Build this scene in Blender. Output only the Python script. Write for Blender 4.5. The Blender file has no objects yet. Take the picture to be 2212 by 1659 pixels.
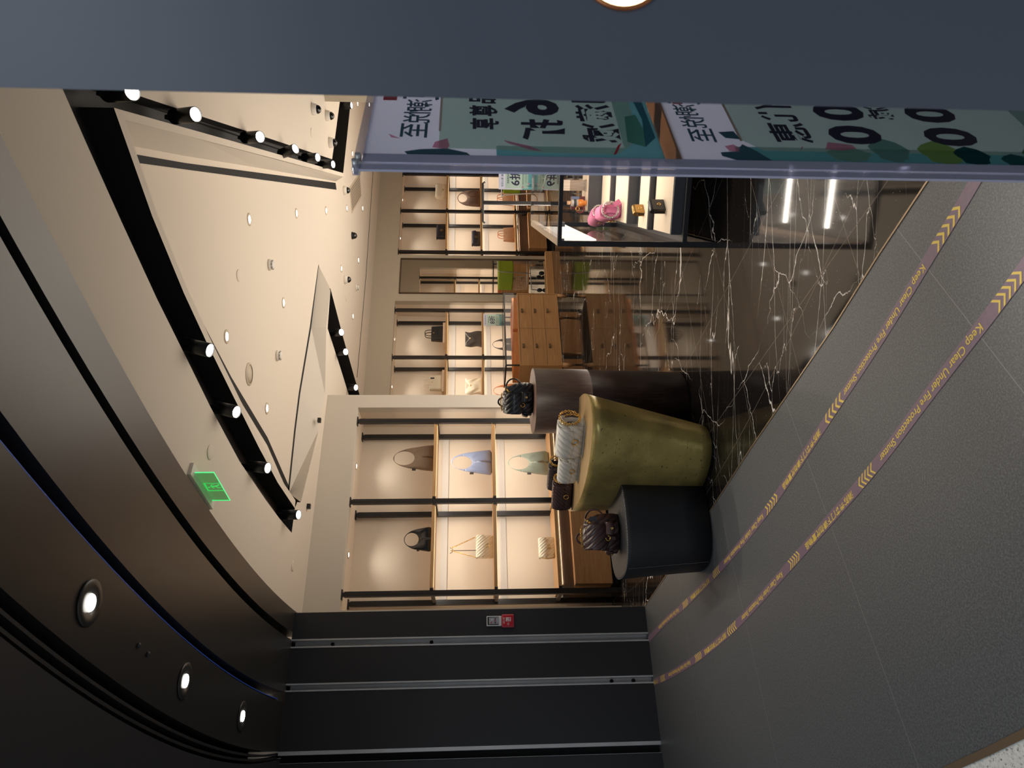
import bpy, bmesh, math, random
from mathutils import Vector, Matrix
random.seed(7)
C = bpy.context.collection
SC = bpy.context.scene
R = math.radians
PI = math.pi

# ------------------------------------------------------------------ camera
H = 1.55                       # camera height above the floor, metres
FPX = 1530.0                   # focal length in pixels of the 2212 x 1659 frame
TH = math.atan(87 / FPX)       # the camera looks down a little; it is held on its side
CT, ST = math.cos(TH), math.sin(TH)
cam = bpy.data.cameras.new('camera')
camo = bpy.data.objects.new('camera', cam)
C.objects.link(camo)
fw, up, rt = Vector((0, CT, -ST)), Vector((0, ST, CT)), Vector((1, 0, 0))
m = Matrix.Identity(4)
for i in range(3):
    m[i][0] = -up[i]; m[i][1] = rt[i]; m[i][2] = -fw[i]
m[2][3] = H
camo.matrix_world = m
cam.sensor_fit = 'HORIZONTAL'
cam.sensor_width = 36.0
cam.lens = FPX * 36.0 / 2212.0
cam.clip_start = 0.02
cam.dof.use_dof = True
cam.dof.focus_distance = 6.5
cam.dof.aperture_fstop = 9.0
SC.camera = camo

# ------------------------------------------------------------------ view, world, big lights
SC.view_settings.view_transform = 'Standard'
SC.view_settings.look = 'None'
SC.view_settings.exposure = 0.0
SC.view_settings.gamma = 1.0
SC.view_settings.use_curve_mapping = False
SC.cycles.use_denoising = True
SC.cycles.max_bounces = 10
SC.cycles.diffuse_bounces = 5
SC.cycles.glossy_bounces = 5
SC.cycles.transparent_max_bounces = 16
SC.cycles.sample_clamp_indirect = 6.0
SC.cycles.caustics_reflective = False
SC.cycles.caustics_refractive = False
W = bpy.data.worlds.new('mall_surroundings')
SC.world = W
W.use_nodes = True
bg = W.node_tree.nodes['Background']
bg.inputs[0].default_value = (0.62, 0.72, 0.86, 1)
bg.inputs[1].default_value = 0.16


def lamp(name, kind, loc, energy, color, aim=None, size=0.1, size_y=None, angle=60, blend=0.6):
    l = bpy.data.lights.new(name, kind)
    l.energy = energy
    l.color = color
    o = bpy.data.objects.new(name, l)
    C.objects.link(o)
    o.location = loc
    if kind == 'AREA':
        l.size = size
        if size_y:
            l.shape = 'RECTANGLE'; l.size_y = size_y
    else:
        l.shadow_soft_size = size
    if kind == 'SPOT':
        l.spot_size = R(angle); l.spot_blend = blend
    if aim is not None:
        d = Vector(aim) - Vector(loc)
        o.rotation_euler = d.to_track_quat('-Z', 'Y').to_euler()
    return o


WARM = (1.0, 0.80, 0.56)
WARM2 = (1.0, 0.91, 0.78)
COOL = (0.80, 0.90, 1.0)
# daylight-white mall lighting behind the camera
lamp('mall_light', 'AREA', (-2.0, -3.5, 4.6), 130, COOL, (-1.0, 1.5, 0), 3.0, 3.0)
lamp('mall_light', 'AREA', (2.6, -3.0, 4.4), 60, COOL, (0.8, 1.0, 1.4), 2.0, 2.0)
# unseen upward fill lamps, added to brighten the ceiling in place of bounced light
lamp('bounce_fill', 'AREA', (1.1, 6.9, 0.7), 100, (1.0, 0.89, 0.76), (1.1, 6.9, 4), 3.2, 4.2)
lamp('bounce_fill', 'AREA', (2.8, 10.0, 0.9), 78, (1.0, 0.89, 0.76), (2.8, 10.0, 4), 3.0, 3.0)


# ------------------------------------------------------------------ pixel -> point helpers (2212 x 1659 frame)
def ray(x, y):
    a = (1659 - y - 829.5) / FPX; b = (x - 1106) / FPX
    return Vector((a, CT - b * ST, -ST - b * CT))


def onz(x, y, z):
    r = ray(x, y); t = (z - H) / r.z
    return Vector((r.x * t, r.y * t, z))


# ------------------------------------------------------------------ colours and materials
def lin(c):
    return tuple(((v / 255) / 12.92 if v / 255 <= 0.04045 else ((v / 255 + 0.055) / 1.055) ** 2.4) for v in c) + (1.0,)


def new_mat(name):
    mt = bpy.data.materials.new(name)
    mt.use_nodes = True
    nt = mt.node_tree
    return mt, nt, nt.nodes['Principled BSDF']


def N(nt, typ, **kw):
    n = nt.nodes.new(typ)
    for k, v in kw.items():
        setattr(n, k, v)
    return n


def mat(name, col, rough=0.5, metal=0.0, spec=0.5, noise=0.0, nscale=40, bump=0.0, bscale=200, coat=0.0, emit=None, estr=0.0):
    mt, nt, b = new_mat(name)
    col = lin(col)
    b.inputs['Base Color'].default_value = col
    b.inputs['Roughness'].default_value = rough
    b.inputs['Metallic'].default_value = metal
    b.inputs['Specular IOR Level'].default_value = spec
    if coat:
        b.inputs['Coat Weight'].default_value = coat
        b.inputs['Coat Roughness'].default_value = 0.1
    tc = N(nt, 'ShaderNodeTexCoord')
    if noise:
        t = N(nt, 'ShaderNodeTexNoise'); t.inputs['Scale'].default_value = nscale; t.inputs['Detail'].default_value = 4
        nt.links.new(tc.outputs['Object'], t.inputs['Vector'])
        r = N(nt, 'ShaderNodeValToRGB')
        r.color_ramp.elements[0].position = 0.3; r.color_ramp.elements[1].position = 0.7
        r.color_ramp.elements[0].color = tuple(v * (1 - noise) for v in col[:3]) + (1,)
        r.color_ramp.elements[1].color = tuple(min(1, v * (1 + noise)) for v in col[:3]) + (1,)
        nt.links.new(t.outputs['Fac'], r.inputs['Fac']); nt.links.new(r.outputs['Color'], b.inputs['Base Color'])
    if bump:
        t = N(nt, 'ShaderNodeTexNoise'); t.inputs['Scale'].default_value = bscale; t.inputs['Detail'].default_value = 3
        nt.links.new(tc.outputs['Object'], t.inputs['Vector'])
        bp = N(nt, 'ShaderNodeBump'); bp.inputs['Strength'].default_value = bump; bp.inputs['Distance'].default_value = 0.01
        nt.links.new(t.outputs['Fac'], bp.inputs['Height']); nt.links.new(bp.outputs['Normal'], b.inputs['Normal'])
    if emit:
        b.inputs['Emission Color'].default_value = lin(emit); b.inputs['Emission Strength'].default_value = estr
    return mt


def wood(name, c1, c2, axis='Z', scale=6, rough=0.4, stretch=14):
    mt, nt, b = new_mat(name)
    tc = N(nt, 'ShaderNodeTexCoord'); mp = N(nt, 'ShaderNodeMapping')
    s = [stretch, stretch, stretch]
    s['XYZ'.index(axis)] = 0.9
    mp.inputs['Scale'].default_value = s
    nt.links.new(tc.outputs['Object'], mp.inputs['Vector'])
    t = N(nt, 'ShaderNodeTexNoise'); t.inputs['Scale'].default_value = scale; t.inputs['Detail'].default_value = 6; t.inputs['Distortion'].default_value = 0.6
    nt.links.new(mp.outputs['Vector'], t.inputs['Vector'])
    r = N(nt, 'ShaderNodeValToRGB')
    r.color_ramp.elements[0].position = 0.35; r.color_ramp.elements[1].position = 0.68
    r.color_ramp.elements[0].color = lin(c1); r.color_ramp.elements[1].color = lin(c2)
    nt.links.new(t.outputs['Fac'], r.inputs['Fac']); nt.links.new(r.outputs['Color'], b.inputs['Base Color'])
    b.inputs['Roughness'].default_value = rough
    return mt


def emission(name, col, strength):
    mt, nt, b = new_mat(name)
    b.inputs['Base Color'].default_value = (0, 0, 0, 1)
    b.inputs['Emission Color'].default_value = lin(col)
    b.inputs['Emission Strength'].default_value = strength
    return mt


def thin_glass(name, tint=(255, 255, 255), fac=0.06, haze=0.0, hazecol=(200, 200, 215)):
    mt, nt, b = new_mat(name)
    out = nt.nodes['Material Output']
    tr = N(nt, 'ShaderNodeBsdfTransparent'); tr.inputs[0].default_value = lin(tint)
    gl = N(nt, 'ShaderNodeBsdfGlossy'); gl.inputs['Roughness'].default_value = 0.01
    fr = N(nt, 'ShaderNodeFresnel'); fr.inputs['IOR'].default_value = 1.45
    gm = N(nt, 'ShaderNodeNewGeometry'); iv = N(nt, 'ShaderNodeMath', operation='SUBTRACT'); iv.inputs[0].default_value = 1.0
    ml = N(nt, 'ShaderNodeMath', operation='MULTIPLY')
    nt.links.new(gm.outputs['Backfacing'], iv.inputs[1]); nt.links.new(fr.outputs[0], ml.inputs[0]); nt.links.new(iv.outputs[0], ml.inputs[1])
    mx = N(nt, 'ShaderNodeMixShader')
    nt.links.new(ml.outputs[0], mx.inputs[0]); nt.links.new(tr.outputs[0], mx.inputs[1]); nt.links.new(gl.outputs[0], mx.inputs[2])
    last = mx
    if haze:
        df = N(nt, 'ShaderNodeBsdfDiffuse'); df.inputs[0].default_value = lin(hazecol)
        m2 = N(nt, 'ShaderNodeMixShader'); m2.inputs[0].default_value = haze
        nt.links.new(mx.outputs[0], m2.inputs[1]); nt.links.new(df.outputs[0], m2.inputs[2]); last = m2
    nt.links.new(last.outputs[0], out.inputs['Surface'])
    return mt


def quilt_leather(name, col, scale=22, rough=0.35, angle=35, strength=0.7, coat=0.2):
    """leather with sewn diagonal channels"""
    mt, nt, b = new_mat(name)
    b.inputs['Base Color'].default_value = lin(col); b.inputs['Roughness'].default_value = rough
    b.inputs['Coat Weight'].default_value = coat; b.inputs['Coat Roughness'].default_value = 0.2
    tc = N(nt, 'ShaderNodeTexCoord'); mp = N(nt, 'ShaderNodeMapping')
    mp.inputs['Rotation'].default_value = (0, R(angle), 0)
    nt.links.new(tc.outputs['Object'], mp.inputs['Vector'])
    w = N(nt, 'ShaderNodeTexWave'); w.wave_type = 'BANDS'; w.bands_direction = 'X'; w.wave_profile = 'SIN'
    w.inputs['Scale'].default_value = scale; w.inputs['Distortion'].default_value = 0.3
    nt.links.new(mp.outputs['Vector'], w.inputs['Vector'])
    pw = N(nt, 'ShaderNodeMath', operation='POWER'); pw.inputs[1].default_value = 0.28
    nt.links.new(w.outputs['Fac'], pw.inputs[0])
    bp = N(nt, 'ShaderNodeBump'); bp.inputs['Strength'].default_value = strength; bp.inputs['Distance'].default_value = 0.012
    nt.links.new(pw.outputs[0], bp.inputs['Height']); nt.links.new(bp.outputs['Normal'], b.inputs['Normal'])
    return mt


def floor_marble():
    mt, nt, b = new_mat('black_marble')
    L = nt.links.new
    geo = N(nt, 'ShaderNodeNewGeometry')
    # vein directions
    def veins(scale, thick, rot, seed, dist=0.6, stretch=(1, 1, 1), mlo=0.5, mhi=0.62):
        mp = N(nt, 'ShaderNodeMapping'); mp.inputs['Rotation'].default_value = (0, 0, R(rot)); mp.inputs['Location'].default_value = (seed, seed * 1.7, 0)
        mp.inputs['Scale'].default_value = stretch
        L(geo.outputs['Position'], mp.inputs['Vector'])
        nz = N(nt, 'ShaderNodeTexNoise'); nz.inputs['Scale'].default_value = 2.2; nz.inputs['Detail'].default_value = 6
        L(mp.outputs['Vector'], nz.inputs['Vector'])
        ad = N(nt, 'ShaderNodeVectorMath', operation='MULTIPLY_ADD'); ad.inputs[1].default_value = (dist,) * 3
        L(nz.outputs['Color'], ad.inputs[0]); L(mp.outputs['Vector'], ad.inputs[2])
        vo = N(nt, 'ShaderNodeTexVoronoi', feature='DISTANCE_TO_EDGE'); vo.inputs['Scale'].default_value = scale
        L(ad.outputs[0], vo.inputs['Vector'])
        nz2 = N(nt, 'ShaderNodeTexNoise'); nz2.inputs['Scale'].default_value = 1.3; nz2.inputs['Detail'].default_value = 5
        L(mp.outputs['Vector'], nz2.inputs['Vector'])
        mr = N(nt, 'ShaderNodeMapRange'); mr.inputs[1].default_value = mlo; mr.inputs[2].default_value = mhi
        L(nz2.outputs['Fac'], mr.inputs[0])
        th = N(nt, 'ShaderNodeMath', operation='MULTIPLY'); th.inputs[1].default_value = thick
        L(mr.outputs[0], th.inputs[0])
        lt = N(nt, 'ShaderNodeMath', operation='SUBTRACT'); L(th.outputs[0], lt.inputs[0]); L(vo.outputs['Distance'], lt.inputs[1])
        sm = N(nt, 'ShaderNodeMath', operation='MULTIPLY'); sm.use_clamp = True; sm.inputs[1].default_value = 1.0 / (thick * 0.5)
        L(lt.outputs[0], sm.inputs[0])
        return sm
    v1 = veins(1.2, 0.006, 20, 3.1, 0.55, (1, 1, 1), 0.44, 0.62)
    v2 = veins(1.3, 0.008, 62, 9.7, 0.25, (0.55, 3.2, 1), 0.44, 0.64)
    v3 = veins(2.8, 0.009, 50, 21.0, 0.3, (0.4, 2.5, 1), 0.48, 0.66)
    mx1 = N(nt, 'ShaderNodeMath', operation='MAXIMUM'); L(v1.outputs[0], mx1.inputs[0]); L(v2.outputs[0], mx1.inputs[1])
    mx2 = N(nt, 'ShaderNodeMath', operation='MAXIMUM'); L(mx1.outputs[0], mx2.inputs[0]); L(v3.outputs[0], mx2.inputs[1])
    # specks
    sp = N(nt, 'ShaderNodeTexVoronoi'); sp.inputs['Scale'].default_value = 30
    L(geo.outputs['Position'], sp.inputs['Vector'])
    sl = N(nt, 'ShaderNodeMath', operation='LESS_THAN'); sl.inputs[1].default_value = 0.055
    L(sp.outputs['Distance'], sl.inputs[0])
    sm = N(nt, 'ShaderNodeMath', operation='MULTIPLY'); sm.inputs[1].default_value = 0.35
    L(sl.outputs[0], sm.inputs[0])
    mx3 = N(nt, 'ShaderNodeMath', operation='MAXIMUM'); L(mx2.outputs[0], mx3.inputs[0]); L(sm.outputs[0], mx3.inputs[1])
    # tile joints: grid turned to the back wall
    mp = N(nt, 'ShaderNodeMapping'); mp.vector_type = 'TEXTURE'
    mp.inputs['Rotation'].default_value = (0, 0, R(28.5)); mp.inputs['Location'].default_value = (0, 0, 0)
    L(geo.outputs['Position'], mp.inputs['Vector'])
    sx = N(nt, 'ShaderNodeSeparateXYZ'); L(mp.outputs['Vector'], sx.inputs[0])
    def joint(sock, off, per=0.64, w=0.0020):
        a = N(nt, 'ShaderNodeMath', operation='SUBTRACT'); a.inputs[1].default_value = off; L(sock, a.inputs[0])
        p = N(nt, 'ShaderNodeMath', operation='PINGPONG'); p.inputs[1].default_value = per / 2; L(a.outputs[0], p.inputs[0])
        l = N(nt, 'ShaderNodeMath', operation='LESS_THAN'); l.inputs[1].default_value = w; L(p.outputs[0], l.inputs[0])
        return l
    j1 = joint(sx.outputs['X'], 1.888); j2 = joint(sx.outputs['Y'], 2.21)
    # curved border joint
    dv = N(nt, 'ShaderNodeVectorMath', operation='DISTANCE'); dv.inputs[1].default_value = (12.0, 13.4, 0)
    L(geo.outputs['Position'], dv.inputs[0])
    d1 = N(nt, 'ShaderNodeMath', operation='SUBTRACT'); d1.inputs[1].default_value = 15.47; L(dv.outputs['Value'], d1.inputs[0])
    d2 = N(nt, 'ShaderNodeMath', operation='ABSOLUTE'); L(d1.outputs[0], d2.inputs[0])
    d3 = N(nt, 'ShaderNodeMath', operation='LESS_THAN'); d3.inputs[1].default_value = 0.002; L(d2.outputs[0], d3.inputs[0])
    jm = N(nt, 'ShaderNodeMath', operation='MAXIMUM'); L(j1.outputs[0], jm.inputs[0]); L(j2.outputs[0], jm.inputs[1])
    jm2 = N(nt, 'ShaderNodeMath', operation='MAXIMUM'); L(jm.outputs[0], jm2.inputs[0]); L(d3.outputs[0], jm2.inputs[1])
    # cloudy base
    cl = N(nt, 'ShaderNodeTexNoise'); cl.inputs['Scale'].default_value = 3; cl.inputs['Detail'].default_value = 6
    L(geo.outputs['Position'], cl.inputs['Vector'])
    cr = N(nt, 'ShaderNodeValToRGB')
    cr.color_ramp.elements[0].color = lin((20, 18, 18)); cr.color_ramp.elements[1].color = lin((36, 32, 30))
    L(cl.outputs['Fac'], cr.inputs['Fac'])
    m1 = N(nt, 'ShaderNodeMix', data_type='RGBA'); m1.inputs[7].default_value = lin((232, 226, 220))
    L(mx3.outputs[0], m1.inputs[0]); L(cr.outputs['Color'], m1.inputs[6])
    m2 = N(nt, 'ShaderNodeMix', data_type='RGBA'); m2.inputs[7].default_value = lin((104, 94, 86))
    L(jm2.outputs[0], m2.inputs[0]); L(m1.outputs[2], m2.inputs[6])
    L(m2.outputs[2], b.inputs['Base Color'])
    rn = N(nt, 'ShaderNodeTexNoise'); rn.inputs['Scale'].default_value = 5
    L(geo.outputs['Position'], rn.inputs['Vector'])
    rr = N(nt, 'ShaderNodeMapRange'); rr.inputs[3].default_value = 0.035; rr.inputs[4].default_value = 0.07
    L(rn.outputs['Fac'], rr.inputs[0]); L(rr.outputs[0], b.inputs['Roughness'])
    b.inputs['IOR'].default_value = 1.42
    return mt


def speckle(name, base, hi, lo, scale, rough=0.5, big=0.0):
    mt, nt, b = new_mat(name)
    L = nt.links.new
    geo = N(nt, 'ShaderNodeNewGeometry')
    t = N(nt, 'ShaderNodeTexNoise'); t.inputs['Scale'].default_value = scale; t.inputs['Detail'].default_value = 5; t.inputs['Roughness'].default_value = 0.75
    L(geo.outputs['Position'], t.inputs['Vector'])
    r = N(nt, 'ShaderNodeValToRGB')
    e = r.color_ramp.elements
    e[0].position = 0.33; e[0].color = lin(lo); e[1].position = 0.68; e[1].color = lin(hi)
    mid = e.new(0.5); mid.color = lin(base)
    L(t.outputs['Fac'], r.inputs['Fac']); L(r.outputs['Color'], b.inputs['Base Color'])
    b.inputs['Roughness'].default_value = rough
    return mt, nt, b, r


M = {}
M['ceiling'] = mat('ceiling_paint', (226, 214, 198), 0.9)
M['wall'] = mat('wall_paint', (214, 205, 192), 0.85)
M['greige'] = mat('greige_wall_paint', (190, 180, 162), 0.8)
M['niche'] = mat('niche_fabric', (232, 218, 200), 0.85, bump=0.05, bscale=600)
M['rail'] = mat('pale_rail', (214, 208, 200), 0.6)
M['soffit'] = mat('dark_soffit_panel', (42, 40, 38), 0.34, spec=0.6)
M['column'] = mat('black_panel', (42, 42, 45), 0.5)
M['pillar'] = mat('slate_pillar_paint', (72, 76, 86), 0.45)
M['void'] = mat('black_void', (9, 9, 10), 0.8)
M['slotdark'] = mat('slot_black_paint', (28, 27, 28), 0.6)
M['steel'] = mat('galvanised_steel', (214, 214, 214), 0.36, metal=0.45, noise=0.06, nscale=6)
M['blackmetal'] = mat('black_powder_coat', (36, 32, 31), 0.4, spec=0.5)
M['darkmetal'] = mat('dark_frame_metal', (44, 42, 44), 0.38, metal=0.4)
M['gold'] = mat('polished_gold', (232, 190, 110), 0.18, metal=1.0)
M['silver'] = mat('polished_silver', (220, 215, 210), 0.18, metal=1.0)
M['woodshelf'] = wood('oak_shelf', (196, 150, 100), (214, 170, 120), 'X', 5)
M['woodcab'] = wood('oak_cabinet', (176, 128, 82), (196, 148, 100), 'X', 5)
M['woodtable'] = wood('oak_table', (190, 142, 94), (204, 158, 108), 'X', 4)
M['woodshade'] = wood('shaded_recess_wood', (86, 66, 52), (104, 82, 64), 'X', 5)  # cabinet wood with the shade of the recess put into its colour
M['woodtray'] = wood('orange_lit_tray_wood', (205, 130, 72), (222, 150, 90), 'X', 5)  # tray wood tinted with the orange light that falls on it
M['wenge'] = wood('wenge_veneer', (50, 35, 30), (76, 56, 48), 'Z', 7, 0.38, 16)
M['wengetop'] = wood('wenge_top_veneer', (120, 92, 80), (140, 110, 96), 'X', 6, 0.4)
M['greywood'] = wood('grey_washed_board', (150, 134, 118), (178, 162, 145), 'Z', 6)
M['glass'] = thin_glass('clear_glass')
M['led'] = emission('led_strip', (255, 226, 160), 2.2)
M['lens'] = emission('lamp_lens', (255, 250, 240), 14.0)
M['white'] = mat('white_plastic', (228, 222, 212), 0.45)
M['offwhite'] = mat('warm_white_plastic', (205, 190, 168), 0.5)
M['blackplastic'] = mat('black_plastic', (24, 24, 25), 0.35)
M['domeglass'] = mat('smoked_dome', (14, 14, 15), 0.05, spec=0.8)
M['blackleather'] = mat('black_leather', (30, 29, 31), 0.36, bump=0.15, bscale=250, coat=0.15)
M['gloss_black'] = mat('glossy_black_leather', (26, 26, 30), 0.2, bump=0.05, bscale=60, coat=0.5)
M['pedleather'] = mat('black_pedestal_leather', (32, 33, 36), 0.5, bump=0.25, bscale=420)
M['stitch'] = mat('pale_stitching', (150, 148, 148), 0.7)
M['taupe'] = mat('taupe_leather', (140, 118, 98), 0.4, bump=0.1, bscale=30, coat=0.15)
M['blue'] = mat('pale_blue_leather', (158, 170, 205), 0.4, bump=0.1, bscale=30, coat=0.15)
M['sage'] = mat('sage_leather', (152, 160, 145), 0.5, bump=0.08, bscale=30)
M['cream'] = mat('cream_leather', (240, 228, 204), 0.42, bump=0.1, bscale=40)
M['darkgrey'] = mat('dark_grey_leather', (66, 58, 54), 0.35, bump=0.2, bscale=24, coat=0.2)
M['navy'] = mat('navy_leather', (40, 42, 52), 0.32, bump=0.1, bscale=200)
M['bluebag'] = mat('blue_pattern_canvas', (46, 58, 100), 0.6, noise=0.6, nscale=120)
M['tan'] = mat('tan_monogram_canvas', (176, 130, 98), 0.6, noise=0.35, nscale=160)
M['brownmono'] = mat('brown_monogram_canvas', (88, 64, 50), 0.55, noise=0.6, nscale=130)
M['tanleather'] = mat('tan_leather', (190, 118, 70), 0.45)
M['burgundy'] = quilt_leather('burgundy_quilted_leather', (66, 42, 40), 9, 0.32, 40, 0.55)
M['burgplain'] = mat('burgundy_leather', (76, 50, 46), 0.35, coat=0.15)
M['blackquilt'] = quilt_leather('black_quilted_leather', (30, 31, 36), 9, 0.3, 40, 0.6, 0.3)
M['whitequilt'] = quilt_leather('white_quilted_leather', (226, 222, 212), 9, 0.45, 40, 0.6)
M['creamquilt'] = quilt_leather('cream_quilted_leather', (244, 234, 210), 12, 0.5, 40, 0.6)
M['darkquilt'] = quilt_leather('dark_brown_quilted_leather', (58, 46, 44), 12, 0.35, 40, 0.55)
M['pink'] = mat('pink_leather', (226, 128, 168), 0.42, bump=0.15, bscale=20)
M['linen'] = mat('cream_linen', (228, 208, 184), 0.9, noise=0.05, nscale=400)
M['plinth'] = mat('charcoal_plinth', (64, 64, 68), 0.5)
M['paper'] = mat('white_paper', (236, 236, 236), 0.7)
M['ink'] = mat('navy_ink', (34, 32, 62), 0.6)
M['inkteal'] = mat('teal_brush_ink', (52, 96, 112), 0.6)
M['red'] = mat('red_plastic', (196, 26, 46), 0.35)
M['redlight'] = mat('red_plastic_rim', (214, 80, 92), 0.4)
M['mirror'] = mat('mirror_silver', (235, 235, 232), 0.0, metal=1.0)
M['frame_brown'] = mat('bronze_frame', (92, 74, 58), 0.4, metal=0.5)
M['champagne'] = mat('champagne_metal', (206, 186, 166), 0.3, metal=0.3)
M['brasstrim'] = mat('bronze_trim', (142, 122, 98), 0.4, metal=0.6)
M['tape'] = mat('purple_floor_tape', (122, 98, 116), 0.5, noise=0.08, nscale=60)
M['tapetext'] = mat('yellow_tape_print', (238, 206, 92), 0.6)
M['bluefilm'] = mat('blue_film', (52, 104, 225), 0.4)
M['marble'] = floor_marble()
M['lime'] = mat('lime_canvas', (150, 176, 30), 0.6)
M['orange'] = mat('amber_liquid', (232, 140, 50), 0.2, coat=0.5)
M['clearplastic'] = mat('clear_bottle', (196, 186, 176), 0.1, spec=0.6)
M['goldleather'] = mat('gold_metallic_leather', (170, 130, 70), 0.3, metal=0.7)
M['greenglow'] = emission('green_glow', (90, 255, 150), 1.1)


def brass_mat():
    mt, nt, b = new_mat('hammered_brass')
    L = nt.links.new
    tc = N(nt, 'ShaderNodeTexCoord')
    t = N(nt, 'ShaderNodeTexNoise'); t.inputs['Scale'].default_value = 4; t.inputs['Detail'].default_value = 6
    L(tc.outputs['Object'], t.inputs['Vector'])
    r = N(nt, 'ShaderNodeValToRGB')
    r.color_ramp.elements[0].position = 0.3; r.color_ramp.elements[0].color = lin((152, 132, 78))
    r.color_ramp.elements[1].position = 0.72; r.color_ramp.elements[1].color = lin((214, 190, 112))
    L(t.outputs['Fac'], r.inputs['Fac'])
    v = N(nt, 'ShaderNodeTexNoise'); v.inputs['Scale'].default_value = 38; v.inputs['Detail'].default_value = 3
    mp = N(nt, 'ShaderNodeMapping'); mp.inputs['Scale'].default_value = (1.0, 1.0, 1.9)
    L(tc.outputs['Object'], mp.inputs['Vector']); L(mp.outputs['Vector'], v.inputs['Vector'])
    lt = N(nt, 'ShaderNodeMapRange'); lt.inputs[1].default_value = 0.66; lt.inputs[2].default_value = 0.74
    L(v.outputs['Fac'], lt.inputs[0])
    mx = N(nt, 'ShaderNodeMix', data_type='RGBA'); mx.inputs[7].default_value = lin((70, 56, 30))
    L(lt.outputs[0], mx.inputs[0]); L(r.outputs['Color'], mx.inputs[6]); L(mx.outputs[2], b.inputs['Base Color'])
    b.inputs['Metallic'].default_value = 0.45
    b.inputs['Roughness'].default_value = 0.34
    n2 = N(nt, 'ShaderNodeTexNoise'); n2.inputs['Scale'].default_value = 9; n2.inputs['Detail'].default_value = 3
    L(tc.outputs['Object'], n2.inputs['Vector'])
    ad = N(nt, 'ShaderNodeMath', operation='SUBTRACT'); L(n2.outputs['Fac'], ad.inputs[0]); L(lt.outputs[0], ad.inputs[1])
    bp = N(nt, 'ShaderNodeBump'); bp.inputs['Strength'].default_value = 0.3; bp.inputs['Distance'].default_value = 0.02
    L(ad.outputs[0], bp.inputs['Height']); L(bp.outputs['Normal'], b.inputs['Normal'])
    return mt


M['brass'] = brass_mat()
M['brasstop'] = wood('brushed_brass_top', (178, 146, 100), (208, 178, 128), 'X', 6, 0.35, 22)
M['brasstop'].node_tree.nodes['Principled BSDF'].inputs['Metallic'].default_value = 0.35
mt_, nt_, b_, r_ = speckle('grey_stone_tile', (84, 86, 88), (116, 118, 120), (60, 62, 64), 150, 0.5)
M['greytile'] = mt_


def add_radial_joints(mt_, nt_, b_, ramp):
    """thin pale joints between the curved border slabs"""
    L = nt_.links.new
    geo = N(nt_, 'ShaderNodeNewGeometry')
    last = ramp.outputs['Color']
    for (x0, y0, x1, y1) in ((-0.1586, 3.3594, -1.1759, 2.5066), (-0.9406, 4.2302, -1.7065, 3.6775), (-1.5365, 5.184, -2.2312, 4.8352), (0.5496, 2.4859, -0.3, 1.63)):
        d = Vector((x1 - x0, y1 - y0, 0)).normalized(); n = Vector((-d.y, d.x, 0))
        dt = N(nt_, 'ShaderNodeVectorMath', operation='DOT_PRODUCT'); dt.inputs[1].default_value = n
        L(geo.outputs['Position'], dt.inputs[0])
        s = N(nt_, 'ShaderNodeMath', operation='SUBTRACT'); s.inputs[1].default_value = n.x * x0 + n.y * y0
        L(dt.outputs['Value'], s.inputs[0])
        a = N(nt_, 'ShaderNodeMath', operation='ABSOLUTE'); L(s.outputs[0], a.inputs[0])
        l = N(nt_, 'ShaderNodeMath', operation='LESS_THAN'); l.inputs[1].default_value = 0.0013; L(a.outputs[0], l.inputs[0])
        mx = N(nt_, 'ShaderNodeMix', data_type='RGBA'); mx.inputs[7].default_value = lin((132, 131, 130))
        L(l.outputs[0], mx.inputs[0]); L(last, mx.inputs[6]); last = mx.outputs[2]
    L(last, b_.inputs['Base Color'])


add_radial_joints(mt_, nt_, b_, r_)
M['terrazzo'], _, _, rr_ = speckle('white_terrazzo', (226, 224, 216), (244, 242, 236), (96, 92, 90), 90, 0.3)
rr_.color_ramp.elements[0].position = 0.36; rr_.color_ramp.elements[1].position = 0.44


def paper(name, col):
    """printed sheet that lets some light through from its other side"""
    mt, nt, b = new_mat(name)
    out = nt.nodes['Material Output']
    df = N(nt, 'ShaderNodeBsdfDiffuse'); df.inputs[0].default_value = lin(col)
    tl = N(nt, 'ShaderNodeBsdfTranslucent'); tl.inputs[0].default_value = lin(col)
    mx = N(nt, 'ShaderNodeMixShader'); mx.inputs[0].default_value = 0.5
    nt.links.new(df.outputs[0], mx.inputs[1]); nt.links.new(tl.outputs[0], mx.inputs[2]); nt.links.new(mx.outputs[0], out.inputs['Surface'])
    return mt


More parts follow.
